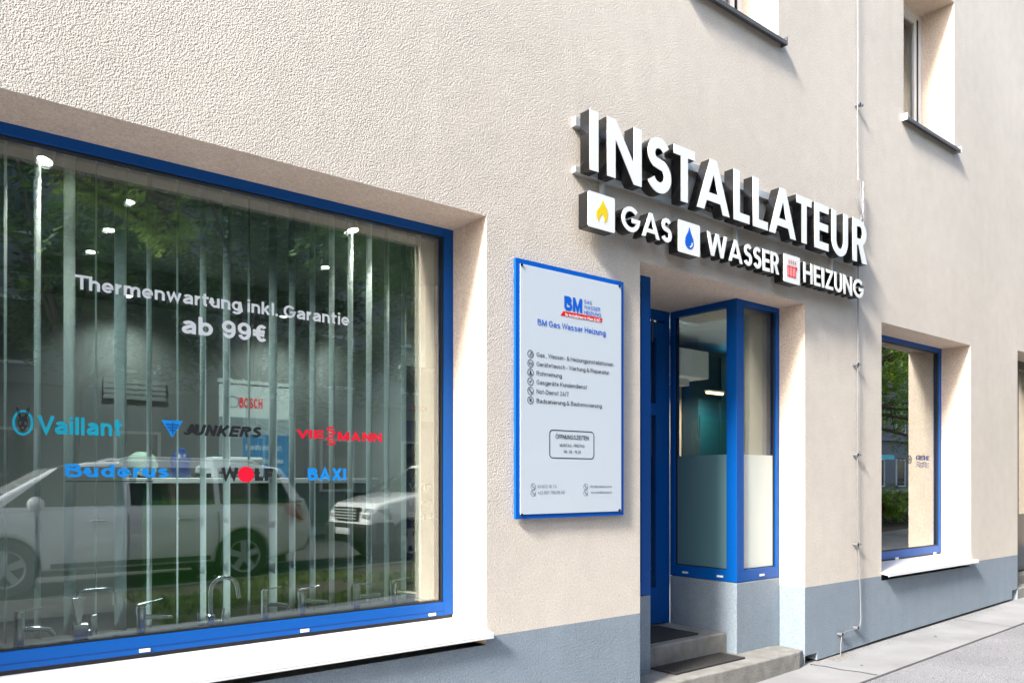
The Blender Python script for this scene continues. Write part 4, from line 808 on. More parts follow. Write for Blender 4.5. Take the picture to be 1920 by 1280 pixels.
# recessed ceiling lamps
def downlight(x, y, label, energy, r=.036, z=None):
    z = z or CZ; d = thing('downlight', label, 'ceiling light', (x, y, z), 0, 'recessed ceiling lamps')
    b = MB(); b.lathe([(r*1.3,-.004),(r*1.3,0),(r,0),(r,-.006)]); b.build('trim_ring', 'white', d, smooth=True)
    MB().lathe([(0.001,-.0075),(r*.98,-.0075),(r*.98,-.0065)], n=20).build('lamp_lens', 'lamp', d)
    if energy:
        l = bpy.data.lights.new('down', 'SPOT'); l.energy = energy; l.spot_size = radians(140); l.spot_blend = 1; l.color = (.88,1,.97); l.shadow_soft_size = .05
        lo = bpy.data.objects.new('down_light', l); COL.objects.link(lo); lo.parent = d; lo.location = (0,0,-.03)
def dl_at(px, py):
    k = (CZ-CH)*FPX/(HY-py); a, c = dirs(px); return a*k, c*k-CD
for i, (px, py, e) in enumerate(((240,377,70),(205,430,60),(172,471,20),(612,500,60),(578,578,0),(240,554,17),(532,592,17),(765,620,17))):
    x, y = dl_at(px, py); y = min(y, YBK-.22); downlight(x, y, ['round ceiling lamp nearest the window','round ceiling lamp second from the window','round ceiling lamp third from the window','round ceiling lamp in the middle of the shop','small round ceiling lamp before the rear wall','round lamp washing the rear wall behind the offer lettering','round lamp washing the middle of the rear wall','round lamp washing the right of the rear wall'][i], e)
for x in (6.6, 8.6): downlight(x, 2.4, 'round ceiling lamp in the room right of the entrance, %s' % ('nearer the door' if x < 7 else 'behind the small window'), 120)  # unseen lamps added to brighten this room
# reception desk with things on it
dk = thing('reception_desk', 'dark green fronted reception desk with white top', 'desk', (2.0, 2.35, FZ))
box('front_panel', 'greenpanel', dk, -.55, 1.25, 0, .05, 0, 1.22); box('side_panel', 'greenpanel', dk, -.5499, -.50, .0505, .6, 0, 1.22); box('side_panel', 'greenpanel', dk, 1.20, 1.249, .0505, .6, 0, 1.22)
box('desk_top', 'white', dk, -.60, 1.30, -.05, .65, 1.2205, 1.26, bevel=.004)
ztop = FZ+1.261
CNS = .72
cn = thing('water_canister', 'blue plastic canister on the reception desk', 'canister', (1.78, 2.6, ztop))
MB().lathe([(.09,0),(.10,.02),(.10,.20),(.07,.25),(.03,.27)]).build('body', mat('blue_plastic', (.004,.022,.11), .4), cn, smooth=True); MB().tube([(-.05,0,.24),(-.03,0,.30),(.03,0,.30),(.05,0,.24)], .012, 8).build('handle', 'blue2', cn, smooth=True)
bw = tag(MB().lathe([(.05,0),(.12,.04),(.15,.12),(.12,.22),(.06,.26),(.055,.24)]).build('glass_bowl', mat('greenish_glass', (.25,.32,.27), .15), None, smooth=True), 'round greenish glass vessel on the reception desk', 'bowl'); bw.location = (1.50, 2.55, ztop)
pt = thing('printer', 'white printer on the reception desk', 'printer', (2.15, 2.55, ztop)); box('body', mat('printer_grey', (.38,.39,.40), .5), pt, -.2,.2,-.15,.15,0,.16, bevel=.02); box('paper_tray', 'anthracite', pt, -.15,.15,-.19,-.151,.03,.05)
for i, xx in enumerate((1.72+.15, 2.42)):
    td = thing('tape_dispenser', ['black tape dispenser left of the printer','black tape dispenser right of the printer'][i], 'tape dispenser', (xx, 2.38, ztop), 0, 'tape dispensers on the desk')
    box('body', 'black', td, -.06,.06,-.025,.025,0,.035, bevel=.006); MB().lathe([(.012,-.012),(.035,-.012),(.035,.012),(.012,.012)], (-.01,0,.055), 'y', 20).build('tape_roll', 'rail', td, smooth=True)
cn.scale = (CNS,)*3; bw.scale = (CNS,)*3
# banners
def banner(px0, px1, y, label, kind):
    x0, zt_ = at(px0, 716, y); x1, _ = at(px1, 716, y); zb_ = FZ+.06; h = 2.05+FZ
    t_ = thing('roll_up_banner', label, 'banner', ((x0+x1)/2, y, FZ)); W_ = (x1-x0)/2; ZT_ = (zt_ if kind == 0 else 2.45)-FZ
    box('cassette', 'rail', t_, -W_-.02, W_+.02, -.10, .10, 0, .07, bevel=.01); box('top_rail', 'rail', t_, -W_-.01, W_+.01, -.01, .02, ZT_, ZT_+.03)
    box('banner_sheet', mat('banner_white', (.40,.42,.42), .6), t_, -W_, W_, 0, .004, .07, ZT_)
    if kind == 0:
        bp_ = mat('banner_blue', (.01,.10,.22), .6)
        box('banner_print', bp_, t_, -W_*.35, W_, -.002, -.0005, .1, ZT_-.42); box('banner_print', mat('banner_grey', (.12,.14,.15), .6), t_, -W_, -W_*.35, -.002, -.0005, .1, ZT_-.28); box('banner_print', mat('banner_grey_light', (.2,.23,.24), .6), t_, -W_*.35, W_, -.002, -.0005, ZT_-.4199, ZT_-.28)
        b = MB()
        for k in range(7): b.tube([(-W_*.95+k*.1,-.003,ZT_-.29),(-W_*.95+k*.1+.28,-.003,ZT_-.415)], .0025, 4)
        b.build('banner_lines', 'grey_ink', t_)
        text('BOSCH', 'lettering', 'red', t_, -W_*.45, W_*.2, ZT_-.20, .085, -.002, bold=.22); shape(ring(-W_*.62, ZT_-.155, .05, .05, .008), 'ring_emblem', 'grey_ink', t_, -.002)
        wf = mat('banner_text', (.35,.42,.48), .6)
        text('Innovativ und einfach', 'lettering', wf, t_, -W_*.28, W_*.75, ZT_-.55, .05, -.004, bold=.16); text('installieren. Unsere neue', 'lettering', wf, t_, -W_*.28, W_*.8, ZT_-.66, .045, -.004)
        for k in range(4): shape(ring(-W_*.15+k*W_*.33, ZT_-1.15, .05, .05, .006), 'icon_ring', wf, t_, -.004)
    else:
        box('banner_print', mat('banner_navy', (.005,.035,.14), .6), t_, -W_, W_, -.002, -.0005, .1, ZT_-.42)
        wf = mat('banner_text_b', (.4,.46,.52), .6)
        for k, s_ in enumerate(('Wir ba', 'flexibl', 'Bosch')): text(s_, 'lettering', wf, t_, -W_*.55, -W_*.55+.09*len(s_)*.8, ZT_-1.0-.12*k, .065, -.004, bold=.16)
        text('1 / BOSCH', 'lettering', 'red', t_, -W_*.5, W_*.6, ZT_-.34, .05, -.002, bold=.2)
banner(411, 543, 2.95, 'white and blue advertising banner standing behind the reception desk', 0)
banner(752, 812, 2.0, 'navy blue advertising banner close to the right window edge', 1)
# air conditioner-like grille on the rear wall
(gxa, gza), (gxb, gzb) = at(195, 716, YBK-.05), at(313, 752, YBK-.05)
g_ = thing('wall_grille', 'slatted grey wall heater on the rear wall', 'heater', ((gxa+gxb)/2, YBK-.04, gzb))
box('back_plate', mat('grille_plate', (.26,.27,.265), .7), g_, -(gxb-gxa)/2, (gxb-gxa)/2, .0396, .0399, -.01, .21)
for k in range(4): box('louvre', mat('grille_grey', (.37,.38,.375), .7), g_, -(gxb-gxa)/2, (gxb-gxa)/2, .018, .0395, k*.05, k*.05+.042)
# room right of the entrance: teal cabinet, wall and warm strip light
RY = 2.4
xa_, zt_ = at(1312, 655, RY); xe_, zb_ = at(1262, 707, RY); zt2_ = at(1262, 655, RY)[1]
cb = thing('tall_cabinet', 'tall dark teal cabinet in the room behind the entrance bay', 'cabinet', (xa_, RY, FZ)); hc = zt_-FZ
box('carcass', 'teal', cb, 0, 2.4, .02, .5, 0, hc); box('cabinet_door', mat('teal_door', (.004,.045,.075), .3), cb, .01, .40, 0, .0195, .06, hc*.72); box('cabinet_door', mat('teal_door_b', (.005,.05,.08), .3), cb, .42, 1.2, 0, .0195, .06, hc-.05)
lx_, lz_ = at(1340, 737, RY-.3)
ll = thing('strip_light', 'warm glowing strip light in the room behind the entrance bay', 'light', (lx_, RY-.3, lz_))
_al = bpy.data.lights.new('strip', 'AREA'); _al.energy = 10; _al.color = (1,.72,.45); _al.shape = 'RECTANGLE'; _al.size = .3; _al.size_y = .05; _ao = bpy.data.objects.new('strip_lamp', _al); COL.objects.link(_ao); _ao.parent = ll; _ao.location = (0, 0, -.014)
box('diffuser', 'lampwarm', ll, -.14, .14, -.02, .02, -.012, .012); box('housing', 'white', ll, -.15, .15, -.03, .03, .0125, .03)
wc = thing('wall_boiler', 'white boxy boiler hanging in the room behind the entrance bay', 'boiler', (xe_, RY, zb_)); box('casing', 'white', wc, -.4, xa_-xe_-.02, -.15, .25, 0, zt2_-zb_, bevel=.01); box('pipe_cover', 'rail', wc, -.3, xa_-xe_-.2, .0, .1, -.08, -.001)
pn = thing('partition_wall', 'pale grey partition panel under the hanging boiler', 'partition', (xe_, RY+.27, FZ)); box('panel', mat('pale_panel', (.42,.44,.42), .8), pn, -.6, xa_-xe_-.01, 0, .06, 0, zt2_-FZ+.0)
fx_ = thing('display_shelf', 'grey display shelf behind the small shop window', 'shelf', (7.7, .95, FZ)); box('shelf_board', 'white', fx_, -.2, .5, 0, .35, 1.05, 1.08); box('shelf_board', 'white', fx_, -.2, .5, 0, .35, .5, .53); box('side_panel', 'iwall', fx_, -.24, -.201, 0, .35, 0, 1.4); box('side_panel', 'iwall', fx_, .501, .54, 0, .35, 0, 1.4)

# ---------------------------------------------------------------- street side: cars, trees, houses (mirrored in the glass, one tree added for shade)
M['carwhite'] = mat('white_car_paint', (.74,.73,.76), .22, coat=1)
M['carglass'] = mat('dark_car_glass', (.012,.015,.016), .04, spec=.8, coat=.5)
M['tyre'] = mat('tyre_rubber', (.02,.02,.02), .8)
M['rim'] = mat('alloy_rim', (.36,.37,.39), .35, metal=.4)
M['carblack'] = mat('black_car_plastic', (.022,.022,.025), .5)
M['cardark'] = mat('dark_car_paint', (.02,.025,.035), .15, coat=1)
M['tail'] = mat('tail_lamp_red', (.35,.012,.01), .15, coat=1)
M['head'] = mat('head_lamp', (.55,.58,.6), .08, metal=.6, coat=1)
def car(name, label, cat, x, y, rz, Lc, W, H, wb, body, glasspoly, roofz, belt, paint, wr=.35, skirt=.30, front_black=False, pillars=()):
    """body / glasspoly: side outlines (x forward from the rear axle midpoint, z); built at the car's own origin"""
    c = thing(name, label, cat, (x, y, gz(x)+gy(y)-.03), rz); hw = W/2
    bulge = lambda z_: 1-.055*((z_-.78)/.42)**2 if z_ < .78 else 1-.075*((z_-.78)/.38)**2
    def extr(loops, w_, nm, m, par, bev=.05):
        cu = bpy.data.curves.new(nm, 'CURVE'); cu.dimensions = '2D'; cu.fill_mode = 'BOTH'; cu.extrude = w_/2-bev; cu.bevel_depth = bev; cu.bevel_resolution = 3; cu.offset = -bev*.5
        for lp in loops:
            sp = cu.splines.new('POLY'); sp.points.add(len(lp)-1); sp.use_cyclic_u = True
            for p_, q_ in zip(sp.points, lp): p_.co = (*q_, 0, 1)
        o = from_curve(cu, nm, m, par, lambda v: Vector((v.x, -v.z, v.y)))
        bm = bmesh.new(); bm.from_mesh(o.data)
        for z_ in [.38+.08*i for i in range(10)]: bmesh.ops.bisect_plane(bm, geom=bm.verts[:]+bm.edges[:]+bm.faces[:], plane_co=(0,0,z_), plane_no=(0,0,1))
        for x_ in [q_*Lc/2 for q_ in (-.96,-.9,-.82,-.72,-.6,-.3,0,.3,.6,.72,.82,.9,.96)]: bmesh.ops.bisect_plane(bm, geom=bm.verts[:]+bm.edges[:]+bm.faces[:], plane_co=(x_,0,0), plane_no=(1,0,0))
        for v_ in bm.verts: v_.co.y *= bulge(v_.co.z)*(1-.16*min(1, abs(v_.co.x)/(Lc/2))**5)
        bm.to_mesh(o.data); bm.free()
        for f in o.data.polygons: f.use_smooth = True
        o.data.set_sharp_from_angle(angle=radians(40)) if hasattr(o.data, 'set_sharp_from_angle') else None
        return o
    ax = (-wb/2, wb/2); full = [body[0]]
    lower = []
    for a_ in (wb/2, -wb/2): lower += [(a_+(wr+.07)*cos(t_), wr+(wr+.07)*sin(t_)) for t_ in [radians(-5+190*i/12) for i in range(13)]]
    extr([body+[p_ for p_ in lower if p_[1] > skirt*.9]], W, 'body', paint, c, .06)
    # greenhouse, tapering to the roof
    n = len(glasspoly); zt_ = max(p_[1] for p_ in glasspoly)
    def gw(z): return hw-.04-(z-belt)*.30
    b = MB(); b.add([(x_, -gw(z_), z_) for x_, z_ in glasspoly]+[(x_, gw(z_), z_) for x_, z_ in glasspoly], [tuple(range(n)), tuple(range(2*n-1,n-1,-1))]+[(i,(i+1)%n,(i+1)%n+n,i+n) for i in range(n)])
    gh = b.build('greenhouse', paint, c, bevel=.05, seg=3)
    # side windows between the pillars
    for sgn in (-1, 1):
        for (pa, pb, pc, pd) in pillars:
            q = [(pa, belt+.07), (pb, belt+.07), (pc, zt_-.11), (pd, zt_-.11)]
            b = MB(); b.add([(x_, sgn*(gw(z_)+.006), z_) for x_, z_ in q]+[(x_, sgn*(gw(z_)-.02), z_) for x_, z_ in q], [(0,1,2,3),(7,6,5,4),(0,1,5,4),(1,2,6,5),(2,3,7,6),(3,0,4,7)]); b.build('side_window', 'carglass', c)
    fr_ = [p_ for p_ in glasspoly]; f0, f1 = max(fr_, key=lambda p_: p_[0]), None
    idx = glasspoly.index(f0); f1 = max((glasspoly[idx-1], glasspoly[(idx+1) % n]), key=lambda p_: p_[1])
    def screen(p0, p1, nm):
        d = Vector((p1[0]-p0[0], 0, p1[1]-p0[1])); nr = Vector((d.z, 0, -d.x)).normalized(); nr = nr if nr.x*(1 if p0[0] > 0 else -1) > 0 else -nr
        A = Vector((p0[0],0,p0[1]))+d*.08; B_ = Vector((p0[0],0,p0[1]))+d*.9; wa, wb_ = gw(A.z)-.07, gw(B_.z)-.08; b = MB()
        vs = [A+Vector((0,-wa,0)), A+Vector((0,wa,0)), B_+Vector((0,wb_,0)), B_+Vector((0,-wb_,0))]
        b.add([v+nr*.008 for v in vs]+[v-nr*.02 for v in vs], [(0,1,2,3),(7,6,5,4),(0,1,5,4),(1,2,6,5),(2,3,7,6),(3,0,4,7)]); b.build(nm, 'carglass', c)
    screen(f0, f1, 'windscreen')
    r0 = min(fr_, key=lambda p_: p_[0]); idx = glasspoly.index(r0); r1 = max((glasspoly[idx-1], glasspoly[(idx+1) % n]), key=lambda p_: p_[1]); screen(r0, r1, 'rear_window')
    for a_ in ax:
        for sgn in (-1, 1):
            yo = sgn*(hw-.13); wv = thing('wheel', None, None, (a_, yo, wr)); wv.parent = c
            MB().lathe([(wr*.66,-.10),(wr*.95,-.11),(wr,-.07),(wr,.07),(wr*.95,.11),(wr*.66,.10)], (0,0,0), 'y', 36, False).build('tyre', 'tyre', wv, smooth=True)
            b = MB(); b.lathe([(wr*.60,-.09),(wr*.66,-.10),(wr*.66,.10),(wr*.60,.09)], (0,0,0), 'y', 36, False)
            for k in range(5):
                an = 2*pi*k/5+.3; ca, sa = cos(an), sin(an); w2 = .038; ys_ = sgn*.075
                P = lambda r_, s_, yy: (r_*ca-s_*sa, yy, r_*sa+s_*ca)
                b.hexa([P(.03,-w2,ys_-.012),P(wr*.63,-w2*1.3,ys_-.012),P(wr*.63,w2*1.3,ys_-.012),P(.03,w2,ys_-.012)], [P(.03,-w2,ys_+.012),P(wr*.63,-w2*1.3,ys_+.012),P(wr*.63,w2*1.3,ys_+.012),P(.03,w2,ys_+.012)])
            b.lathe([(.05,-.014+sgn*.075),(.05,.016+sgn*.075)], (0,0,0), 'y', 16); b.build('rim', 'rim', wv, smooth=True)
    box('underbody', 'black', c, -Lc/2+.25, Lc/2-.25, -hw+.22, hw-.22, .22, .62)
    for a_ in ax: MB().lathe([(wr+.055,-hw+.28),(wr+.055,hw-.28)], (a_,0,wr), 'y', 24).build('wheel_well', 'black', c)
    return c, extr, gw
# white estate parked opposite the window, bonnet to the left in the glass
suv_body = [(-2.50,.42),(-2.58,.62),(-2.56,.98),(-2.50,1.17),(1.60,1.08),(2.0,1.02),(2.35,.90),(2.52,.74),(2.58,.55),(2.50,.36),(2.2,.30)]
suv_glass = [(-2.46,1.14),(1.95,1.02),(1.45,1.32),(.95,1.62),(.55,1.71),(-.3,1.76),(-1.6,1.74),(-2.15,1.66)]
SX, SY = 2.72, -8.12
suv, ex, gw = car('parked_car', 'large white car with roof rails parked across the pavement, mirrored in the window', 'car', SX, SY, pi, 4.95, 1.88, 1.75, 3.0, suv_body[::-1][::-1], suv_glass, 1.73, 1.06, 'carwhite', .36, .30,
    pillars=((1.52,.12,.12,.86),(.04,-1.08,-1.08,.04),(-1.16,-2.24,-2.04,-1.16)))
for sgn in (-1, 1):
    b = MB(); b.tube([(-1.8,sgn*.68,1.70),(-1.7,sgn*.68,1.765),(.0,sgn*.68,1.79),(.15,sgn*.68,1.74)], .018, 8); b.build('roof_rail', 'rail', suv, smooth=True)
    m_ = MB(); m_.lathe([(.02,-.13),(.085,-.10),(.10,0),(.085,.10),(.02,.12)], (1.18, sgn*1.06, 1.17), 'y', 16); mo = m_.build('wing_mirror', 'carwhite', suv, smooth=True)
    for xx in (.55, -.55): MB().tube([(xx,sgn*.945,.93),(xx-.02,sgn*.975,.94),(xx-.18,sgn*.975,.94),(xx-.2,sgn*.945,.93)], .014, 8).build('door_handle', 'chrome', suv, smooth=True)
    b = MB(); b.hexa([(-2.45,sgn*.80-.06,.85),(-2.18,sgn*.935-.012,.95),(-2.18,sgn*.935+.012,.95),(-2.45,sgn*.80+.06,.85)], [(-2.40,sgn*.78-.06,1.10),(-2.22,sgn*.92-.015,1.12),(-2.22,sgn*.92+.015,1.12),(-2.40,sgn*.78+.06,1.10)]); b.build('tail_lamp', 'tail', suv, bevel=.01)
    b = MB(); _bl = lambda z_: 1-.055*((z_-.78)/.42)**2 if z_ < .78 else 1-.075*((z_-.78)/.38)**2
    for xx in (1.15, .08, -1.12): b.tube([(xx, sgn*.94*_bl(z_), z_) for z_ in (.42,.55,.7,.85,.95,1.02)], .0055, 5)
    b.box(-1.0, 1.0, sgn*.942-.012, sgn*.942+.012, .34, .40); b.build('door_seam', 'carblack', suv)
# white car with black bumper behind it
v_body = [(-1.9,.40),(-1.98,.65),(-1.95,1.15),(.95,1.10),(1.45,1.02),(1.85,.92),(1.98,.78),(2.02,.50),(1.95,.34),(1.7,.30)]
v_glass = [(-1.93,1.12),(1.0,1.08),(.35,1.62),(-.2,1.76),(-1.7,1.78),(-1.85,1.6)]
van, ex, gw = car('parked_car', 'white car with black front bumper and grille parked behind the large white car', 'car', 8.35, -8.05, pi, 4.0, 1.74, 1.78, 2.55, v_body, v_glass, 1.78, 1.09, 'carwhite', .32, .30, pillars=((.7,-.1,-.1,.25),(-.2,-.95,-.95,-.2),(-1.05,-1.75,-1.65,-1.05)))
b = MB(); b.hexa([(1.80,-.86,.28),(2.10,-.70,.28),(2.10,.70,.28),(1.80,.86,.28)], [(1.80,-.885,.62),(2.12,-.74,.60),(2.12,.74,.60),(1.80,.885,.62)]); b.build('bumper', 'carblack', van, bevel=.04)
b = MB()
for sgn in (-1,1): b.box(-.92,.9,sgn*.876-.012,sgn*.876+.012,.30,.52); b.box(1.62,1.98,sgn*.868-.02,sgn*.868+.02,.30,.64)
b.build('lower_cladding', 'carblack', van, bevel=.008)
b = MB(); b.box(1.98,2.075,-.42,.42,.66,.88); b.build('grille', 'carblack', van, bevel=.01)
b = MB()
for k in range(4): b.box(2.0755,2.084,-.40,.40,.68+k*.05,.70+k*.05)
b.build('grille_bar', 'rail', van)
for sgn in (-1,1):
    b = MB(); b.hexa([(1.60,sgn*.64-.19,.66),(2.04,sgn*.58-.14,.68),(2.04,sgn*.60+.12,.70),(1.72,sgn*.66+.215,.70)], [(1.70,sgn*.66-.19,.90),(1.98,sgn*.60-.12,.86),(1.98,sgn*.60+.12,.86),(1.70,sgn*.66+.215,.90)]); b.build('headlight', 'head', van, bevel=.03)
    m_ = MB(); m_.lathe([(.02,-.12),(.08,-.09),(.09,0),(.08,.09),(.02,.11)], (.72, sgn*.97, 1.16), 'y', 16); m_.build('wing_mirror', 'carblack', van, smooth=True)
box('number_plate', 'white', van, 2.1215, 2.130, -.26, .26, .42, .53)
# dark saloon across the road
sd_body = [(-2.2,.40),(-2.28,.65),(-2.2,.95),(1.0,.92),(1.8,.82),(2.2,.68),(2.25,.42),(2.0,.28)]
sd_glass = [(-1.75,.93),(1.05,.90),(.35,1.32),(-.2,1.42),(-.9,1.40)]
car('parked_car', 'dark saloon car parked on the far side of the street', 'car', 11.2, -12.6, 0, 4.5, 1.78, 1.42, 2.65, sd_body, sd_glass, 1.42, .92, 'cardark', .32, .28, pillars=((.72,-.2,-.2,.25),(-.28,-1.25,-.95,-.28)))
car('parked_car', 'second dark saloon car on the far side of the street', 'car', 4.2, -12.6, 0, 4.5, 1.78, 1.42, 2.65, sd_body, sd_glass, 1.42, .92, 'cardark', .32, .28, pillars=((.72,-.2,-.2,.25),(-.28,-1.25,-.95,-.28)))

gcar, ex, gw = car('parked_car', 'silver car parked beyond the entrance along the kerb', 'car', 19.5, -8.1, pi, 4.5, 1.78, 1.45, 2.65, sd_body, sd_glass, 1.42, .92, 'rim', .32, .28, pillars=((.72,-.2,-.2,.25),(-.28,-1.25,-.95,-.28)))
# grass on the tree strip
rg = random.Random(3)
def blades(name, n, x0, x1, y0, y1, h, label):
    b = MB()
    for _ in range(n):
        x = rg.uniform(x0, x1); y = rg.uniform(y0, y1)
        if math.sin(x*2.1+1)*math.cos(y*3.3)+rg.uniform(-.5,.9) < .42-.05*(x-2.4): continue
        a = rg.uniform(0, pi); hh = h*rg.uniform(.5,1.3); w_ = .006+.004*rg.random(); z = gz(x)+gy(y)-.02; lx, ly = rg.uniform(-.03,.03), rg.uniform(-.03,.03)
        b.add([(x-w_*cos(a),y-w_*sin(a),z),(x+w_*cos(a),y+w_*sin(a),z),(x+lx,y+ly,z+hh)], [(0,1,2)])
    return tag(b.build(name, mat('grass', (.085,.115,.03), .7, var=.5, vscale=4), None), label=label, kind='stuff')
blades('grass', 60000, 2.45, 16, -6.95, -4.65, .07, 'short patchy grass on the tree strip between pavement and cars')

def leafmat(name, c, t=.35):
    m = bpy.data.materials.new(name); m.use_nodes = True; N = m.node_tree.nodes; b = N['Principled BSDF']; b.inputs['Roughness'].default_value = .5
    oi = nn(m, 'ShaderNodeTexCoord'); n = nn(m, 'ShaderNodeTexNoise'); n.inputs['Scale'].default_value = 2.2; ln(m, oi.outputs['Object'], n.inputs['Vector'])
    r = nn(m, 'ShaderNodeMapRange'); r.inputs[1].default_value = .3; r.inputs[2].default_value = .7; r.inputs[3].default_value = .65; r.inputs[4].default_value = 1.4; ln(m, n.outputs[0], r.inputs[0])
    mx = nn(m, 'ShaderNodeVectorMath', operation='SCALE'); mx.inputs[0].default_value = c; ln(m, r.outputs[0], mx.inputs['Scale']); ln(m, mx.outputs[0], b.inputs['Base Color'])
    tl = nn(m, 'ShaderNodeBsdfTranslucent'); ln(m, mx.outputs[0], tl.inputs[0]); ms = nn(m, 'ShaderNodeMixShader'); ms.inputs[0].default_value = t
    ln(m, b.outputs[0], ms.inputs[1]); ln(m, tl.outputs[0], ms.inputs[2]); ln(m, ms.outputs[0], N['Material Output'].inputs[0]); return m
M['leaf'] = leafmat('bright_leaf', (.34, .50, .08), .5); M['leafd'] = leafmat('dark_leaf', (.07,.15,.03), .4)
M['bark'] = mat('grey_bark', (.12,.095,.07), .9, var=.3, vscale=12, bump=1, bscale=25, bdist=.02)
def tree(label, x, y, th, blobs, n, ls, lm, seed, group=None):
    r = random.Random(seed); t_ = thing('tree', label, 'tree', (x, y, gz(x)+gy(y)-.1), 0, group)
    b = MB(); top = Vector((r.uniform(-.2,.2), r.uniform(-.2,.2), th)); b.tube([(0,0,0),(.02,0,th*.5),top], [.20,.16,.13], 10)
    for (bx2,by2,bz2,br) in blobs:
        e = Vector((bx2,by2,bz2)); mid = top.lerp(e,.5)+Vector((r.uniform(-.3,.3),r.uniform(-.3,.3),.25)); b.tube([top-Vector((0,0,.1)), mid, e], [.09,.05,.02], 7)
        for _ in range(7): q = e+Vector((r.gauss(0,1),r.gauss(0,1),r.gauss(0,.7))).normalized()*br*.85; b.tube([mid.lerp(e,.6), e.lerp(q,.5)+Vector((0,0,.1)), q], [.025,.015,.006], 5)
    b.build('trunk', 'bark', t_, smooth=True)
    vs, fs = [], []; tot = sum(q[3]**2 for q in blobs)
    for (bx2,by2,bz2,br) in blobs:
        k = int(n*br*br/tot/14)
        for _ in range(k):                                # a twig carries a spray of leaves
            d = Vector((r.gauss(0,1),r.gauss(0,1),r.gauss(0,.8))).normalized(); c = Vector((bx2,by2,bz2))+d*br*(r.random()**.45)*r.uniform(.75,1.1)
            ax_ = Vector((r.gauss(0,1),r.gauss(0,1),r.gauss(-.5,.5))).normalized(); sd_ = ax_.cross(Vector((0,0,1))).normalized()
            for j in range(14):
                p_ = c+ax_*ls*.62*(j//2)+sd_*ls*.55*(1 if j%2 else -1)+Vector((r.uniform(-1,1),r.uniform(-1,1),r.uniform(-1,1)))*ls*.3
                u = (sd_+Vector((r.uniform(-.5,.5),)*3)).normalized()*ls*.55; v = (ax_+Vector((r.uniform(-.5,.5),r.uniform(-.5,.5),r.uniform(-.5,.5)))).normalized()*ls*.26
                o_ = len(vs); vs += [tuple(p_-u), tuple(p_-v), tuple(p_+u), tuple(p_+v)]; fs.append((o_,o_+1,o_+2,o_+3))
    b = MB(); b.v = vs; b.f = fs
    me = bpy.data.meshes.new('crown'); me.from_pydata(vs, [], fs); me.materials.append(M[lm]); o = bpy.data.objects.new('crown', me); COL.objects.link(o); o.parent = t_
_br = []
for _px, _py in ((150,345),(182,350),(212,368),(240,350),(250,388),(280,402),(296,425),(322,442),(318,402),(342,424)):
    _x, _z = at(_px, _py, 6.22); _br.append((_x+1.6, .8, _z-gz(-1.6)-gy(-6.3)+.1, random.uniform(.15,.24)))
tree('bright leaved street tree whose hanging branch shows in the upper window glass', -1.6, -6.3, 6.2, _br+[(-.5,0,9.6,1.2),(.9,-1,9.9,1.2)], 34000, .05, 'leaf', 1)
_r = random.Random(77)
tree('low crowned street tree left of the mirrored white car', -6.4, -7.0, 2.9, [(_r.uniform(-2.2,2.4), _r.uniform(-1.6,1.6), _r.uniform(3.6,6.4), _r.uniform(1.2,1.7)) for _ in range(10)], 26000, .11, 'leafd', 9)  # out of view, added so its crown shades path and car side
tree('leafy street tree beside the pavement to the right', 9.3, -6.2, 3.6, [(-2.4,.3,4.4,1.2),(-3.2,-.2,5.6,1.4),(-1.2,0,5.6,1.7),(0,0,6.5,2.0),(1.8,.2,5.4,1.7),(-.6,.8,4.3,1.0)], 42000, .08, 'leafd', 2)
for i, (x, y) in enumerate(((-7,-15.2),(-1.5,-15.5),(3.2,-14.8),(7.5,-15.6),(12.5,-15),(18,-15.4),(25,-15.2))):
    r = random.Random(40+i); bl = [(r.uniform(-2.2,2.2), r.uniform(-1.2,1.2), r.uniform(4.2,10.5), r.uniform(1.3,2.2)) for _ in range(10)]
    tree(['dark tree far left across the street','dark tree across the street, second from the left','dark tree across the street opposite the shop window','dark tree across the street right of the shop window','dark tree across the street facing the entrance','dark tree across the street beyond the entrance','farthest dark tree across the street'][i], x, y, 3.6, bl, 15000, .17, 'leafd', 60+i, 'trees across the street')
_r = random.Random(31)
tree('low hanging street tree mirrored in the small right window', 17.6, -6.1, 2.6, [(_r.uniform(1.6,6.6), _r.uniform(-1.2,1.0), _r.uniform(2.0,6.0), _r.uniform(.9,1.4)) for _ in range(17)], 40000, .09, 'leaf', 12)
tree('low green bush on the tree strip mirrored in the small right window', 20.5, -5.9, .25, [(_r.uniform(-2.2,2.6), _r.uniform(-.4,.4), _r.uniform(.4,.8), _r.uniform(.35,.55)) for _ in range(9)], 12000, .06, 'leaf', 13)
for i, (x, sd) in enumerate(((16.0, 5), (29, 6), (38, 8))):
    r = random.Random(90+i); bl = [(r.uniform(-2,2), r.uniform(-1.2,1.2), r.uniform(3.4,7.5), r.uniform(1.1,1.8)) for _ in range(9)]
    tree(['street tree beyond the second entrance','street tree far along the pavement','last street tree along the pavement'][i], x, -6.1, 3.2, bl, 22000, .10, 'leafd', sd, 'trees along the pavement')
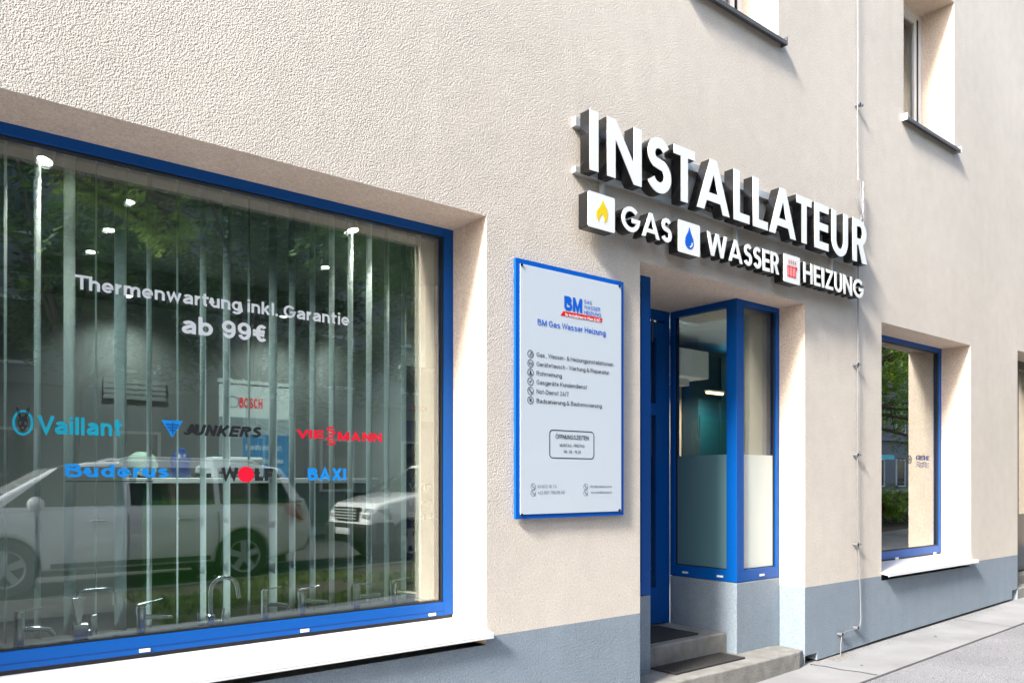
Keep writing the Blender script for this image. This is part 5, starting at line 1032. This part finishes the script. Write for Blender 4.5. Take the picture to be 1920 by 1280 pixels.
# house opposite
M['house'] = mat('grey_house_render', (.30,.30,.31), .9, var=.06, vscale=.6)
for i, (a, c, h) in enumerate(((-22,-2,10),(-1.9,16,9.5),(16.1,62,10.5))):
    hs = thing('apartment_house', ['grey house across the street on the left','grey house across the street opposite the shop','grey house across the street on the right'][i], 'house', ((a+c)/2, -19, 0)); W_ = (c-a)/2
    b = MB(); b.box(-W_, W_, -9, 0, -.5, h); b.build('wall', 'house', hs); box('cornice', 'house', hs, -W_-.001, W_+.001, .001, .25, 4.0, 4.25)
    b = MB(); b.hexa([(-W_,-9.3,h+.001),(W_,-9.3,h+.001),(W_,.4,h+.001),(-W_,.4,h+.001)], [(-W_,-5,h+2.6),(W_,-5,h+2.6),(W_,-4,h+2.6),(-W_,-4,h+2.6)]); b.build('roof', mat('dark_roof', (.07,.05,.045), .8), hs)
    n = int(W_*2/2.7)
    for fl_ in range(4):
        for k in range(n):
            x = -W_+(k+.5)*2*W_/n; z = 1.2+fl_*3.3
            f = MB().box(x-.6,x-.52,.001,.07,z,z+1.7).box(x+.52,x+.6,.001,.07,z,z+1.7).box(x-.52,x+.52,.001,.07,z,z+.08).box(x-.52,x+.52,.001,.07,z+1.62,z+1.7).build('window', 'white', hs); MB().box(x-.52,x+.52,.004,.03,z+.08,z+1.62).build('pane', 'carglass', f)

# ---------------------------------------------------------------- small dirt on the pavement
r = random.Random(5); b = MB()
def pebble(x, y, q):
    z = gz(x)+.003; pts = [(x+q*cos(a)*r.uniform(.7,1.2), y+q*sin(a)*r.uniform(.7,1.2)) for a in (0.3,1.6,2.8,4.1,5.3)]
    b.add([(px_,py_,z) for px_,py_ in pts]+[(x+r.uniform(-.3,.3)*q,y,z+q*.8)], [(0,1,5),(1,2,5),(2,3,5),(3,4,5),(4,0,5)])
for _ in range(260): pebble(r.gauss(6.5,.12), -abs(r.gauss(.03,.06))-.01, r.uniform(.002,.006))
for _ in range(420): x_ = r.uniform(6.05, 10.4); pebble(x_, -abs(r.gauss(.0,.035))-.004, r.uniform(.002,.006))
for _ in range(260): pebble(r.uniform(6.0, 13), -r.uniform(.1,1.9), r.uniform(.0015,.0035))
tag(b.build('gravel', mat('grit', (.16,.14,.12), .9, var=.4, vscale=40)), label='loose grit along the foot of the plinth', kind='stuff')
b = MB(); pts = [(6.08,-.02),(6.11,-.14),(6.10,-.27),(6.14,-.40),(6.15,-.555)]
for (xa_,ya_),(xb_,yb_) in zip(pts[:-1], pts[1:]): b.quad((xa_-.006,ya_,gz(xa_)+.0075),(xa_+.006,ya_,gz(xa_)+.0075),(xb_+.006,yb_,gz(xb_)+.0075),(xb_-.006,yb_,gz(xb_)+.0075))
for x0_ in (8.9, 11.8): b.quad((x0_-.004,-.02,gz(x0_)+.0075),(x0_+.004,-.02,gz(x0_)+.0075),(x0_+.014,-.555,gz(x0_)+.0075),(x0_+.006,-.555,gz(x0_)+.0075))
tag(b.build('pavement_crack', 'joint'), kind='structure')
for i, (x_, y_, a_) in enumerate(((6.35,-.32,.4),(7.9,-.25,1.2),(5.6,-.42,2.2))):
    lf = tag(MB().add([(-.02,0,.004),(0,-.009,.008),(.024,0,.003),(0,.010,.010)], [(0,1,2,3)]).build('fallen_leaf', mat('dry_leaf', (.30,.14,.05), .7)), ['dry brown leaf on the pale strip near the wire foot','dry brown leaf on the strip under the small window','dry brown leaf on the pavement before the doorstep'][i], 'leaf', 'fallen leaves'); lf.location = (x_, y_, gz(x_)+.004); lf.rotation_euler.z = a_
